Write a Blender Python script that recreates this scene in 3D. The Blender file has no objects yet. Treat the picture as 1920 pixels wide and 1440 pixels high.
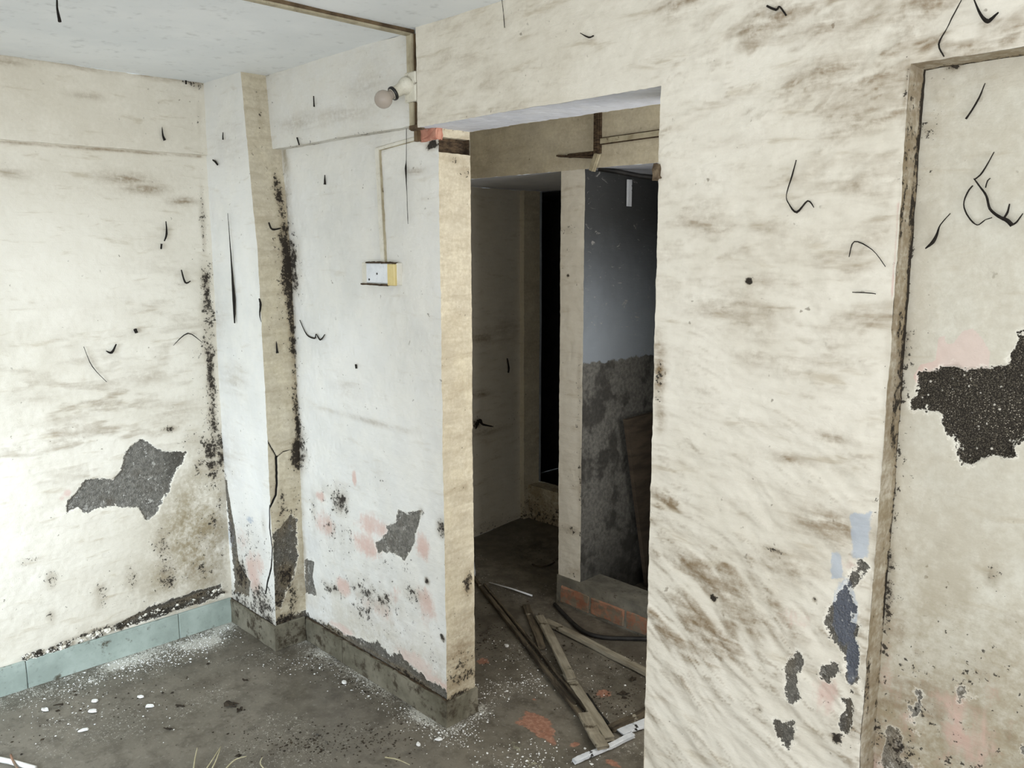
import bpy, math, random
import numpy as np
from mathutils import Vector, Matrix, Quaternion

# ------------------------------------------------------------------ camera, world, lights, exposure
SC = bpy.context.scene
COL = SC.collection
F_PX = 1556.63
CAM_H = 1.75
_yaw, _pitch, _roll = math.radians(45.6012), math.radians(-9.2306), math.radians(-0.0752)
_f = Vector((-math.sin(_yaw)*math.cos(_pitch), math.cos(_yaw)*math.cos(_pitch), math.sin(_pitch)))
_r0 = Vector((math.cos(_yaw), math.sin(_yaw), 0)); _u0 = _r0.cross(_f)
_r = _r0*math.cos(_roll) + _u0*math.sin(_roll); _u = -_r0*math.sin(_roll) + _u0*math.cos(_roll)
cam_d = bpy.data.cameras.new('camera'); cam = bpy.data.objects.new('camera', cam_d); COL.objects.link(cam)
cam_d.sensor_width = 36; cam_d.lens = F_PX/1920*36; cam_d.clip_start = 0.05
cam.matrix_world = Matrix(((_r.x, _u.x, -_f.x, 0), (_r.y, _u.y, -_f.y, 0), (_r.z, _u.z, -_f.z, CAM_H), (0, 0, 0, 1)))
SC.camera = cam

W = bpy.data.worlds.new('world'); SC.world = W; W.use_nodes = True
W.node_tree.nodes['Background'].inputs[0].default_value = (0.80, 0.90, 1.0, 1)
W.node_tree.nodes['Background'].inputs[1].default_value = 1.0

def area(name, loc, target, sx, sy, power, col, spread=180):
    l = bpy.data.lights.new(name, 'AREA'); l.shape = 'RECTANGLE'; l.size = sx; l.size_y = sy
    l.energy = power; l.color = col; l.spread = math.radians(spread)
    o = bpy.data.objects.new(name, l); COL.objects.link(o); o.location = loc
    o.rotation_euler = (Vector(target)-Vector(loc)).to_track_quat('-Z', 'Y').to_euler()
    return o
# daylight from the left window and the doorway behind camera, then two added fills
area('window_daylight', (-2.20, -1.21, 1.25), (-3.60, 0.66, 0.55), 1.1, 1.1, 14.5, (0.76, 0.88, 1.0), 80)
area('doorway_daylight', (-0.10, -1.21, 1.25), (-1.2, 1.6, 2.35), 1.85, 1.7, 25, (1.0, 0.975, 0.95), 180)
area('side_fill_light', (1.47, 0.2, 1.25), (-2.2, 1.0, 2.2), 2.1, 1.7, 19, (1.0, 0.97, 0.94), 180)  # unseen source on the right, added as soft fill for the room
area('passage_fill_light', (-0.63, 2.44, 1.45), (-2.5, 2.6, 1.3), 0.7, 1.3, 13.5, (1.0, 0.98, 0.95), 180)  # unseen source added to brighten the passage

SC.view_settings.view_transform = 'Standard'; SC.view_settings.look = 'None'
SC.view_settings.gamma = 1.0; SC.view_settings.exposure = 0.55
SC.view_settings.use_curve_mapping = False
SC.cycles.max_bounces = 8; SC.cycles.diffuse_bounces = 5

# ------------------------------------------------------------------ helpers
R = random.Random(7)
def P(px, py, ax, val):
    """world point seen at (px,py) of the 1920x1440 frame on the plane axis=val"""
    d = _f*F_PX + _r*(px-960) - _u*(py-720)
    c = Vector((0, 0, CAM_H)); t = (val-c[ax])/d[ax]
    return c + d*t
def srgb(r, g, b, a=1):
    f = lambda c: (c/255/12.92) if c/255 <= 0.04045 else ((c/255+0.055)/1.055)**2.4
    return (f(r), f(g), f(b), a)

def _hash(ix, iy, iz, s):
    n = (ix*73856093) ^ (iy*19349663) ^ (iz*83492791) ^ (s*2654435)
    n = (n ^ (n >> 13)) & 0x7fffffff
    n = (n*1274126177) & 0x7fffffff
    n = n ^ (n >> 11)
    return (n & 0xffff)/65535.0
def vnoise(x, y, z=0.0, s=0):
    x = np.asarray(x, dtype=np.float64); y = np.asarray(y, dtype=np.float64); z = np.zeros_like(x)+z
    xi = np.floor(x).astype(np.int64); yi = np.floor(y).astype(np.int64); zi = np.floor(z).astype(np.int64)
    fx = x-xi; fy = y-yi; fz = z-zi
    fx = fx*fx*(3-2*fx); fy = fy*fy*(3-2*fy); fz = fz*fz*(3-2*fz)
    out = 0
    for a in (0, 1):
        for b in (0, 1):
            for c in (0, 1):
                w = (fx if a else 1-fx)*(fy if b else 1-fy)*(fz if c else 1-fz)
                out = out + w*_hash(xi+a, yi+b, zi+c, s)
    return out
def fbm(x, y, z=0.0, o=4, s=0):
    t = 0; a = 1; n = 0
    for i in range(o):
        t = t + a*vnoise(x*2**i+i*7.3, y*2**i+i*3.1, np.asarray(z)*2**i, s+i); n += a; a *= 0.5
    return t/n
def sst(a, b, x):
    t = np.clip((x-a)/(b-a), 0, 1); return t*t*(3-2*t)
def rng(a, b, st):
    n = max(1, int(round(abs(b-a)/st))); return np.linspace(a, b, n+1)
def cat(*a):
    return np.unique(np.round(np.concatenate(a), 6))
def poly_sd(pu, pv, poly):
    """signed distance, positive inside"""
    d = np.full(pu.shape, 1e9); ins = np.zeros(pu.shape, bool); n = len(poly)
    for i in range(n):
        ax, ay = poly[i]; bx, by = poly[(i+1) % n]
        ex, ey = bx-ax, by-ay; L = ex*ex+ey*ey+1e-12
        t = np.clip(((pu-ax)*ex+(pv-ay)*ey)/L, 0, 1)
        d = np.minimum(d, np.hypot(pu-ax-t*ex, pv-ay-t*ey))
        c = ((ay > pv) != (by > pv)) & (pu < (bx-ax)*(pv-ay)/(by-ay+1e-12)+ax)
        ins ^= c
    return np.where(ins, d, -d)
def line_d(pu, pv, pts):
    d = np.full(pu.shape, 1e9)
    for (ax, ay), (bx, by) in zip(pts[:-1], pts[1:]):
        ex, ey = bx-ax, by-ay; L = ex*ex+ey*ey+1e-12
        t = np.clip(((pu-ax)*ex+(pv-ay)*ey)/L, 0, 1)
        d = np.minimum(d, np.hypot(pu-ax-t*ex, pv-ay-t*ey))
    return d

class Pln:
    """a wall or floor plane: turns photo positions into plane coordinates"""
    def __init__(s, ax, val, iu, iv): s.ax, s.val, s.iu, s.iv = ax, val, iu, iv
    def uv(s, px, py):
        p = P(px, py, s.ax, s.val); return (p[s.iu], p[s.iv])
    def poly(s, pts): return [s.uv(*q) for q in pts]
    def blob(s, u, v, px, py, rx, ry, amp=1.0, pw=2.0):
        c = s.uv(px, py); a = s.uv(px+rx, py); b = s.uv(px, py+ry)
        ru = max(1e-3, abs(a[0]-c[0])+0*abs(b[0]-c[0])); rv = max(1e-3, abs(b[1]-c[1]))
        return amp*np.exp(-(((u-c[0])/ru)**2+((v-c[1])/rv)**2)**(pw/2)*0.7)
LWP = Pln(0, -3.60, 1, 2); BP = Pln(1, 1.815, 0, 2); BB = Pln(1, 1.775, 0, 2); RP = Pln(1, 1.755, 0, 2)
NP_ = Pln(1, 1.835, 0, 2); FP = Pln(2, 0.0, 0, 1); PF = Pln(1, 1.665, 0, 2); PSd = Pln(0, -3.19, 1, 2)
JP = Pln(0, -2.20, 1, 2); CP = Pln(1, 2.92, 0, 2); DWp = Pln(0, -2.51, 1, 2); RWp = Pln(0, -3.65, 1, 2)

ATT = ['mold', 'dirt', 'peel', 'ptone', 'pink', 'blue', 'damp_shade', 'crack']
class Sheets:
    """collects several displaced sheets that make up one structure mesh"""
    def __init__(s): s.V = []; s.Fc = []; s.A = {k: [] for k in ATT}; s.n = 0; s.M = []; s.has_mi = False
    def add(s, O, U, Vv, us, vs, paint=None, hole=None, warp=None, jit=1.0, flip=False, mi=0):
        O = np.array(O, float); U = np.array(U, float); Vv = np.array(Vv, float); N = np.cross(U, Vv)
        us = np.asarray(us, float); vs = np.asarray(vs, float)
        gu, gv = np.meshgrid(us, vs); gu = gu.ravel(); gv = gv.ravel()
        p = O + gu[:, None]*U + gv[:, None]*Vv
        if warp is not None: p = warp(p)
        at = {k: np.zeros(len(p)) for k in ATT}; at['peel'] -= 1.0; h = 0.0
        if paint is not None:
            h = paint(p, at)
        q = p.copy()
        if jit:
            for i, sd in enumerate((11, 23, 37)):
                q[:, i] += jit*(0.006*(fbm(p[:, 0]*3, p[:, 1]*3, p[:, 2]*3, 2, sd)-0.5)+0.0024*(vnoise(p[:, 0]*22, p[:, 1]*22, p[:, 2]*22, sd+5)-0.5)
                                + 0.0018*(vnoise(p[:, 0]*70, p[:, 1]*70, p[:, 2]*70, sd+9)-0.5))
        if not np.isscalar(h):
            eu = np.minimum(np.abs(gu-us[0]), np.abs(gu-us[-1])); ev = np.minimum(np.abs(gv-vs[0]), np.abs(gv-vs[-1]))
            q += (h*np.clip(np.minimum(eu, ev)/0.02, 0, 1))[:, None]*N
        nu, nv = len(us), len(vs)
        i, j = np.meshgrid(np.arange(nu-1), np.arange(nv-1)); i = i.ravel(); j = j.ravel()
        if hole is not None:
            keep = ~hole((us[i]+us[i+1])/2, (vs[j]+vs[j+1])/2); i = i[keep]; j = j[keep]
        a = j*nu+i+s.n
        f = np.stack([a, a+1, a+nu+1, a+nu], 1)
        if flip: f = f[:, ::-1]
        s.V.append(q); s.Fc.append(f); s.M.append(np.full(len(f), mi)); s.n += len(q)
        if mi: s.has_mi = True
        for k in ATT: s.A[k].append(at[k])
    def box(s, lo, hi, st=0.04, paint=None, skip='', jit=1.0):
        x0, y0, z0 = lo; x1, y1, z1 = hi; X = rng(x0, x1, st); Y = rng(y0, y1, st); Z = rng(z0, z1, st)
        if 'f' not in skip: s.add((0, y0, 0), (1, 0, 0), (0, 0, 1), X, Z, paint, jit=jit)
        if 'b' not in skip: s.add((0, y1, 0), (-1, 0, 0), (0, 0, 1), -X[::-1], Z, paint, jit=jit)
        if 'r' not in skip: s.add((x1, 0, 0), (0, 1, 0), (0, 0, 1), Y, Z, paint, jit=jit)
        if 'l' not in skip: s.add((x0, 0, 0), (0, -1, 0), (0, 0, 1), -Y[::-1], Z, paint, jit=jit)
        if 't' not in skip: s.add((0, 0, z1), (1, 0, 0), (0, 1, 0), X, Y, paint, jit=jit)
        if 'd' not in skip: s.add((0, 0, z0), (1, 0, 0), (0, -1, 0), X, -Y[::-1], paint, jit=jit)
    def build(s, name, mats, parent=None, smooth=True):
        V = np.concatenate(s.V); Fc = np.concatenate(s.Fc); nf = len(Fc)
        me = bpy.data.meshes.new(name); me.vertices.add(len(V)); me.vertices.foreach_set('co', V.ravel())
        me.loops.add(nf*4); me.loops.foreach_set('vertex_index', Fc.ravel().astype(np.int32))
        me.polygons.add(nf); me.polygons.foreach_set('loop_start', (np.arange(nf)*4).astype(np.int32))
        me.polygons.foreach_set('loop_total', np.full(nf, 4, np.int32))
        me.polygons.foreach_set('use_smooth', np.full(nf, smooth))
        for k in ATT:
            a = np.concatenate(s.A[k])
            if k == 'peel' or np.any(a):
                at = me.attributes.new(k, 'FLOAT', 'POINT'); at.data.foreach_set('value', a.astype(np.float32))
        if not isinstance(mats, (list, tuple)): mats = [mats]
        for m in mats: me.materials.append(m)
        if s.has_mi: me.polygons.foreach_set('material_index', np.concatenate(s.M).astype(np.int32))
        me.update(); me.validate()
        o = bpy.data.objects.new(name, me); COL.objects.link(o)
        if parent is not None: o.parent = parent
        return o
def struct(o): o['kind'] = 'structure'; return o

# ------------------------------------------------------------------ node helpers
class NT:
    def __init__(s, name):
        s.m = bpy.data.materials.new(name); s.m.use_nodes = True; s.t = s.m.node_tree; s.t.nodes.clear()
        s.out = s.t.nodes.new('ShaderNodeOutputMaterial'); s.b = s.t.nodes.new('ShaderNodeBsdfPrincipled')
        s.t.links.new(s.b.outputs[0], s.out.inputs[0]); s.co = s.t.nodes.new('ShaderNodeTexCoord').outputs['Object']
    def put(s, sock, v):
        if isinstance(v, bpy.types.NodeSocket): s.t.links.new(v, sock)
        elif v is not None:
            if hasattr(sock, 'default_value'):
                try: sock.default_value = v
                except Exception: sock.default_value = (v, v, v)
    def noise(s, scale, detail=4, rough=0.55, dist=0.0, co=None, col=False):
        n = s.t.nodes.new('ShaderNodeTexNoise'); s.put(n.inputs['Vector'], co or s.co)
        n.inputs['Scale'].default_value = scale; n.inputs['Detail'].default_value = detail
        n.inputs['Roughness'].default_value = rough; n.inputs['Distortion'].default_value = dist
        return n.outputs['Color' if col else 'Fac']
    def voro(s, scale, co=None, feat='F1', out='Distance', rand=1.0):
        n = s.t.nodes.new('ShaderNodeTexVoronoi'); n.feature = feat; s.put(n.inputs['Vector'], co or s.co)
        n.inputs['Scale'].default_value = scale; n.inputs['Randomness'].default_value = rand
        return n.outputs[out]
    def map(s, scale=(1, 1, 1), rot=(0, 0, 0), loc=(0, 0, 0)):
        n = s.t.nodes.new('ShaderNodeMapping'); s.put(n.inputs[0], s.co)
        n.inputs['Scale'].default_value = scale; n.inputs['Rotation'].default_value = rot; n.inputs['Location'].default_value = loc
        return n.outputs[0]
    def ma(s, op, a, b=0.0, c=0.0, clamp=False):
        n = s.t.nodes.new('ShaderNodeMath'); n.operation = op; n.use_clamp = clamp
        s.put(n.inputs[0], a); s.put(n.inputs[1], b)
        if op in ('MULTIPLY_ADD',): s.put(n.inputs[2], c)
        return n.outputs[0]
    def ss(s, v, a, b, lo=0.0, hi=1.0):
        n = s.t.nodes.new('ShaderNodeMapRange'); n.interpolation_type = 'SMOOTHSTEP'
        s.put(n.inputs['Value'], v); s.put(n.inputs['From Min'], a); s.put(n.inputs['From Max'], b)
        n.inputs['To Min'].default_value = lo; n.inputs['To Max'].default_value = hi
        return n.outputs[0]
    def mix(s, f, a, b, mode='MIX'):
        n = s.t.nodes.new('ShaderNodeMix'); n.data_type = 'RGBA'; n.blend_type = mode
        s.put(n.inputs[0], f); s.put(n.inputs[6], a); s.put(n.inputs[7], b); return n.outputs[2]
    def att(s, k):
        n = s.t.nodes.new('ShaderNodeAttribute'); n.attribute_name = k; return n.outputs['Fac']
    def bump(s, h, st=0.5, d=0.01, nrm=None):
        n = s.t.nodes.new('ShaderNodeBump'); s.put(n.inputs['Height'], h); n.inputs['Strength'].default_value = st
        n.inputs['Distance'].default_value = d
        if nrm is not None: s.put(n.inputs['Normal'], nrm)
        return n.outputs[0]
    def xyz(s, i):
        n = s.t.nodes.new('ShaderNodeSeparateXYZ'); s.put(n.inputs[0], s.co); return n.outputs[i]
    def fin(s, col, rough=0.85, nrm=None, metal=0.0, spec=0.3):
        s.put(s.b.inputs['Base Color'], col); s.put(s.b.inputs['Roughness'], rough)
        s.b.inputs['Metallic'].default_value = metal; s.b.inputs['Specular IOR Level'].default_value = spec
        if nrm is not None: s.put(s.b.inputs['Normal'], nrm)
        return s.m

def plaster(name, c1, c2, grime=0.35):
    n = NT(name)
    big = n.noise(1.6, 5, 0.6); mid = n.noise(9, 5, 0.6); fine = n.noise(70, 4, 0.65); vf = n.noise(240, 2, 0.6)
    strk = n.noise(1.0, 5, 0.6, 0.4, co=n.map((7, 7, 34)))
    vert = n.noise(1.0, 4, 0.6, 0.2, co=n.map((60, 60, 9)))
    col = n.mix(n.ss(big, 0.35, 0.65), c1, c2)
    col = n.mix(n.ss(mid, 0.30, 0.75, 0, 0.35), col, srgb(236, 232, 220))
    # faint dusty streaks and pin marks everywhere
    col = n.mix(n.ma('MULTIPLY', n.ss(strk, 0.56, 0.76), grime), col, srgb(176, 163, 138))
    pin = n.ma('MULTIPLY', n.ss(n.noise(46, 2, 0.5), 0.71, 0.76), n.ss(mid, 0.45, 0.6))
    col = n.mix(n.ma('MULTIPLY', pin, 0.6), col, srgb(96, 86, 70))
    # damp stains, with shade put into the colour on some walls
    damp_shade = n.ma('MULTIPLY', n.att('damp_shade'), n.ss(n.ma('ADD', mid, n.ma('MULTIPLY', fine, 0.5)), 0.45, 0.95), clamp=True)
    col = n.mix(damp_shade, col, srgb(150, 138, 112))
    # dirt (brown dust stains along the trowel marks)
    d = n.ma('MULTIPLY', n.att('dirt'), n.ss(n.ma('ADD', strk, n.ma('MULTIPLY', fine, 0.45)), 0.40, 0.95), clamp=True)
    col = n.mix(d, col, srgb(130, 112, 86))
    # pink underlayer
    pe = n.ma('ADD', n.ma('MULTIPLY', mid, 0.5), n.ma('ADD', n.ma('MULTIPLY', fine, 0.35), n.ma('MULTIPLY', vert, 0.35)))
    pk = n.ss(n.ma('ADD', n.att('pink'), pe), 0.86, 1.16)
    col = n.mix(n.ma('MULTIPLY', pk, 0.85), col, n.mix(n.ss(big, 0.4, 0.6), srgb(204, 172, 160), srgb(208, 190, 180)))
    bl = n.ss(n.ma('ADD', n.att('blue'), pe), 1.0, 1.12)
    rag = n.noise(24, 5, 0.72)
    pl0 = n.ma('ADD', n.att('peel'), n.ma('MULTIPLY_ADD', fine, 0.018, -0.009))
    pl0 = n.ma('ADD', pl0, n.ma('MULTIPLY_ADD', rag, 0.060, -0.030))
    pl0 = n.ma('ADD', pl0, n.ma('MULTIPLY_ADD', vf, 0.008, -0.004))
    col = n.mix(n.ma('MULTIPLY', bl, 0.75), col, srgb(168, 178, 190))
    rim = n.ss(pl0, -0.008, -0.0015)
    col = n.mix(n.ma('MULTIPLY', rim, 0.45), col, srgb(244, 240, 228))
    pl = n.ss(pl0, -0.0012, 0.0006)
    # cement under the paint: dark matrix with pale grit
    grit = n.ss(n.voro(210), 0.10, 0.30, 1, 0); grit2 = n.ss(n.noise(420, 2, 0.7), 0.50, 0.62); g3 = n.ss(n.voro(62), 0.10, 0.20, 1, 0)
    dk = n.mix(grit2, srgb(40, 36, 31), srgb(92, 86, 74)); dk = n.mix(n.ma('MULTIPLY', grit, n.ss(mid, 0.42, 0.6)), dk, srgb(190, 182, 165))
    dk = n.mix(n.ma('MULTIPLY', g3, n.ss(fine, 0.45, 0.55)), dk, srgb(205, 200, 188))
    lt = n.mix(n.ss(fine, 0.3, 0.7), srgb(98, 96, 90), srgb(142, 139, 131)); lt = n.mix(n.ma('MULTIPLY', g3, n.ss(rag, 0.48, 0.58)), lt, srgb(222, 221, 216))
    lt = n.mix(n.ss(n.ma('ADD', rag, n.ma('MULTIPLY', fine, 0.4)), 0.80, 0.86, 0, 0.7), lt, srgb(196, 194, 186))
    lt = n.mix(n.ss(mid, 0.5, 0.75, 0, 0.8), lt, srgb(98, 92, 82))
    cem = n.mix(n.att('ptone'), dk, lt); cem = n.mix(n.ma('MULTIPLY', bl, 0.6), cem, srgb(88, 96, 112))
    col = n.mix(pl, col, cem)
    # mould: soft halo and crisp black speckle
    md = n.att('mold')
    sp = n.noise(95, 3, 0.7); sp2 = n.noise(34, 3, 0.7)
    mm = n.ma('ADD', n.ma('MULTIPLY', sp, 0.55), n.ma('MULTIPLY', sp2, 0.45))
    th = n.ma('SUBTRACT', 0.685, n.ma('MULTIPLY', md, 0.20))
    msk = n.ss(n.ma('SUBTRACT', mm, th), -0.014, 0.026)
    msk = n.ma('MULTIPLY', msk, n.ss(md, 0.02, 0.12))
    col = n.mix(n.ma('MULTIPLY', n.ss(md, 0.15, 1.0), 0.45), col, srgb(128, 112, 84))
    core = n.ss(n.ma('ADD', md, n.ma('MULTIPLY_ADD', sp2, 1.4, -0.7)), 0.62, 1.22)
    col = n.mix(n.ma('MULTIPLY', core, 0.72), col, srgb(58, 46, 34))
    col = n.mix(n.ma('MULTIPLY', msk, 0.88), col, srgb(34, 29, 24))
    cr = n.ss(n.att('crack'), 0.35, 0.62)
    col = n.mix(cr, col, srgb(18, 16, 14))
    h = n.ma('ADD', n.ma('MULTIPLY', fine, 0.25), n.ma('MULTIPLY', vf, 0.12))
    h = n.ma('ADD', h, n.ma('MULTIPLY', strk, 0.55)); h = n.ma('SUBTRACT', h, n.ma('MULTIPLY', pl, 0.9))
    h = n.ma('ADD', h, n.ma('MULTIPLY', n.ma('MULTIPLY', n.voro(210), pl), 0.7)); h = n.ma('SUBTRACT', h, n.ma('MULTIPLY', cr, 1.0))
    return n.fin(col, 0.88, n.bump(h, 0.75, 0.006), spec=0.25)

M = {}
M['plaster'] = plaster('aged_limewash', srgb(211, 205, 190), srgb(223, 218, 205), 0.50)
M['plaster_niche'] = plaster('grey_limewash', srgb(200, 196, 182), srgb(210, 207, 194), 0.40)
M['plaster_white'] = plaster('pale_limewash', srgb(210, 209, 203), srgb(224, 223, 218), 0.24)
M['plaster_dim'] = plaster('shaded_limewash', srgb(206, 197, 172), srgb(216, 208, 186), 0.35)  # darker limewash copy: shade of side faces and passage put into the colour

def soot_wall():
    n = NT('sooty_blue_paint'); z = n.xyz(2); mid = n.noise(7, 5, 0.6); fine = n.noise(60, 4, 0.65)
    zz = n.ma('ADD', z, n.ma('MULTIPLY_ADD', mid, 0.16, -0.08))
    soot = n.ss(zz, 1.25, 1.95)
    up = n.mix(soot, srgb(138, 145, 152), srgb(62, 63, 63))
    scr = n.ss(n.noise(1.0, 4, 0.7, 1.2, co=n.map((16, 16, 30), rot=(0.6, 0, 0))), 0.62, 0.70)
    up = n.mix(n.ma('MULTIPLY', scr, 0.6), up, srgb(170, 168, 162))
    lo = n.mix(n.ss(fine, 0.3, 0.7), srgb(84, 83, 79), srgb(116, 114, 108))
    lo = n.mix(n.ss(mid, 0.5, 0.62, 0, 0.7), lo, srgb(44, 42, 39))
    edge = n.ss(n.ma('ADD', z, n.ma('MULTIPLY_ADD', n.noise(18, 4, 0.6), 0.07, -0.035)), 1.212, 1.222)
    col = n.mix(edge, lo, up)
    col = n.mix(n.ss(n.ma('ADD', z, n.ma('MULTIPLY', mid, 0.2)), 0.15, 0.6, 0.6, 0), col, srgb(30, 28, 25))
    h = n.ma('ADD', n.ma('MULTIPLY', fine, 0.4), n.ma('MULTIPLY', n.noise(1, 4, 0.6, co=n.map((10, 10, 60))), 0.6))
    return n.fin(col, 0.7, n.bump(h, 0.6, 0.006), spec=0.35)
M['soot'] = soot_wall()
def simple(name, c1, c2, scale=20, rough=0.8, bump=0.3, spots=None, st=(1, 1, 1), spec=0.3, dist=0.004, thr=(0.60, 0.68)):
    n = NT(name); co = n.map(st); a = n.noise(scale, 5, 0.6, 0.2, co=co); f = n.noise(scale*7, 3, 0.6, co=co)
    col = n.mix(n.ss(a, 0.32, 0.68), c1, c2); col = n.mix(n.ss(f, 0.55, 0.8, 0, 0.35), col, (c1[0]*0.4, c1[1]*0.4, c1[2]*0.4, 1))
    if spots is not None: col = n.mix(n.ss(n.noise(scale*2.3, 5, 0.7), thr[0], thr[1]), col, spots)
    return n.fin(col, rough, n.bump(n.ma('ADD', a, n.ma('MULTIPLY', f, 0.4)), bump, dist), spec=spec)
M['ceiling'] = simple('ceiling_whitewash', srgb(228, 232, 234), srgb(236, 239, 240), 3, 0.9, 0.25, None)
M['soffit'] = simple('soffit_whitewash', srgb(204, 208, 218), srgb(216, 219, 226), 8, 0.85, 0.2, None)
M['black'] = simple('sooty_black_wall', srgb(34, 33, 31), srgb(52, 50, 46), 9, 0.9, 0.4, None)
M['tile'] = simple('grey_green_skirting_tile', srgb(142, 154, 146), srgb(168, 180, 172), 6, 0.55, 0.2, srgb(84, 82, 70), spec=0.4, thr=(0.58, 0.70))
M['tile_dirty'] = simple('mud_stained_skirting_tile', srgb(88, 84, 70), srgb(124, 119, 104), 7, 0.8, 0.6, srgb(62, 54, 42), thr=(0.50, 0.64))
M['wood_dark'] = simple('dark_weathered_lath', srgb(44, 38, 31), srgb(100, 90, 74), 6, 0.85, 0.7, srgb(150, 144, 128), st=(1, 7, 7), thr=(0.64, 0.70))
M['wood_pale'] = simple('grey_weathered_lath', srgb(118, 110, 94), srgb(152, 145, 128), 7, 0.85, 0.7, srgb(78, 70, 56), st=(1, 6, 6), thr=(0.60, 0.68))
M['paint_white'] = simple('flaking_white_paint', srgb(196, 200, 204), srgb(222, 225, 228), 10, 0.6, 0.4, srgb(40, 38, 36), thr=(0.62, 0.66))
M['cable'] = simple('black_rubber', srgb(22, 21, 20), srgb(40, 38, 36), 20, 0.6, 0.2)
M['pvc'] = simple('aged_tan_pvc', srgb(150, 140, 116), srgb(184, 176, 152), 14, 0.6, 0.2, srgb(84, 70, 50), thr=(0.60, 0.72))
M['pvc_edge'] = simple('grimy_brown_pvc', srgb(70, 56, 40), srgb(112, 94, 70), 14, 0.7, 0.2)
M['pvc_cream'] = simple('cream_painted_pvc', srgb(208, 204, 190), srgb(222, 219, 208), 14, 0.6, 0.2, srgb(150, 138, 112), thr=(0.66, 0.74))
M['bakelite'] = simple('paint_splashed_holder', srgb(206, 202, 186), srgb(222, 219, 205), 22, 0.5, 0.2, srgb(92, 78, 54), thr=(0.60, 0.66))
M['blackring'] = simple('black_plastic', srgb(20, 19, 18), srgb(34, 32, 30), 20, 0.4, 0.1, spec=0.5)
M['switch_white'] = simple('white_switch_plastic', srgb(208, 212, 216), srgb(226, 229, 232), 14, 0.4, 0.1, spec=0.5)
M['switch_yellow'] = simple('yellowed_switch_plastic', srgb(206, 184, 118), srgb(216, 198, 140), 14, 0.45, 0.1, srgb(160, 128, 66), spec=0.5, thr=(0.64, 0.74))
M['soot_web'] = simple('soot_coated_cobweb', srgb(20, 17, 14), srgb(38, 33, 28), 60, 0.95, 0.1)
M['brick'] = simple('salmon_brick', srgb(172, 116, 98), srgb(190, 140, 120), 22, 0.9, 0.6, srgb(196, 176, 156), thr=(0.62, 0.72))
M['brick_dull'] = simple('dull_red_brick', srgb(128, 88, 68), srgb(152, 112, 90), 9, 0.9, 0.7, srgb(118, 106, 90), thr=(0.44, 0.58))
M['cement'] = simple('worn_grey_cement', srgb(96, 93, 84), srgb(124, 120, 108), 12, 0.88, 0.6, srgb(70, 62, 52), thr=(0.58, 0.7))
M['groove'] = simple('rotten_dark_timber', srgb(46, 36, 26), srgb(90, 74, 56), 16, 0.9, 0.8, None, st=(3, 3, 9))
M['chip'] = simple('white_plaster_chip', srgb(214, 214, 210), srgb(236, 236, 232), 30, 0.85, 0.2)
M['leaf'] = simple('dark_dry_litter', srgb(34, 29, 23), srgb(64, 55, 42), 30, 0.9, 0.2)
M['straw'] = simple('pale_dry_straw', srgb(168, 160, 128), srgb(196, 190, 160), 30, 0.8, 0.1)
M['board'] = simple('dark_brown_board', srgb(62, 54, 46), srgb(86, 76, 64), 5, 0.75, 0.3, st=(1, 1, 4))
M['rust'] = simple('rusty_iron', srgb(70, 56, 42), srgb(116, 102, 82), 40, 0.9, 0.6)
def glass_bulb():
    n = NT('dusty_bulb_glass'); b = n.b
    b.inputs['Base Color'].default_value = srgb(196, 186, 176); b.inputs['Roughness'].default_value = 0.16
    b.inputs['Transmission Weight'].default_value = 0.55; b.inputs['IOR'].default_value = 1.3
    return n.m
M['bulb'] = glass_bulb()

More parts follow.
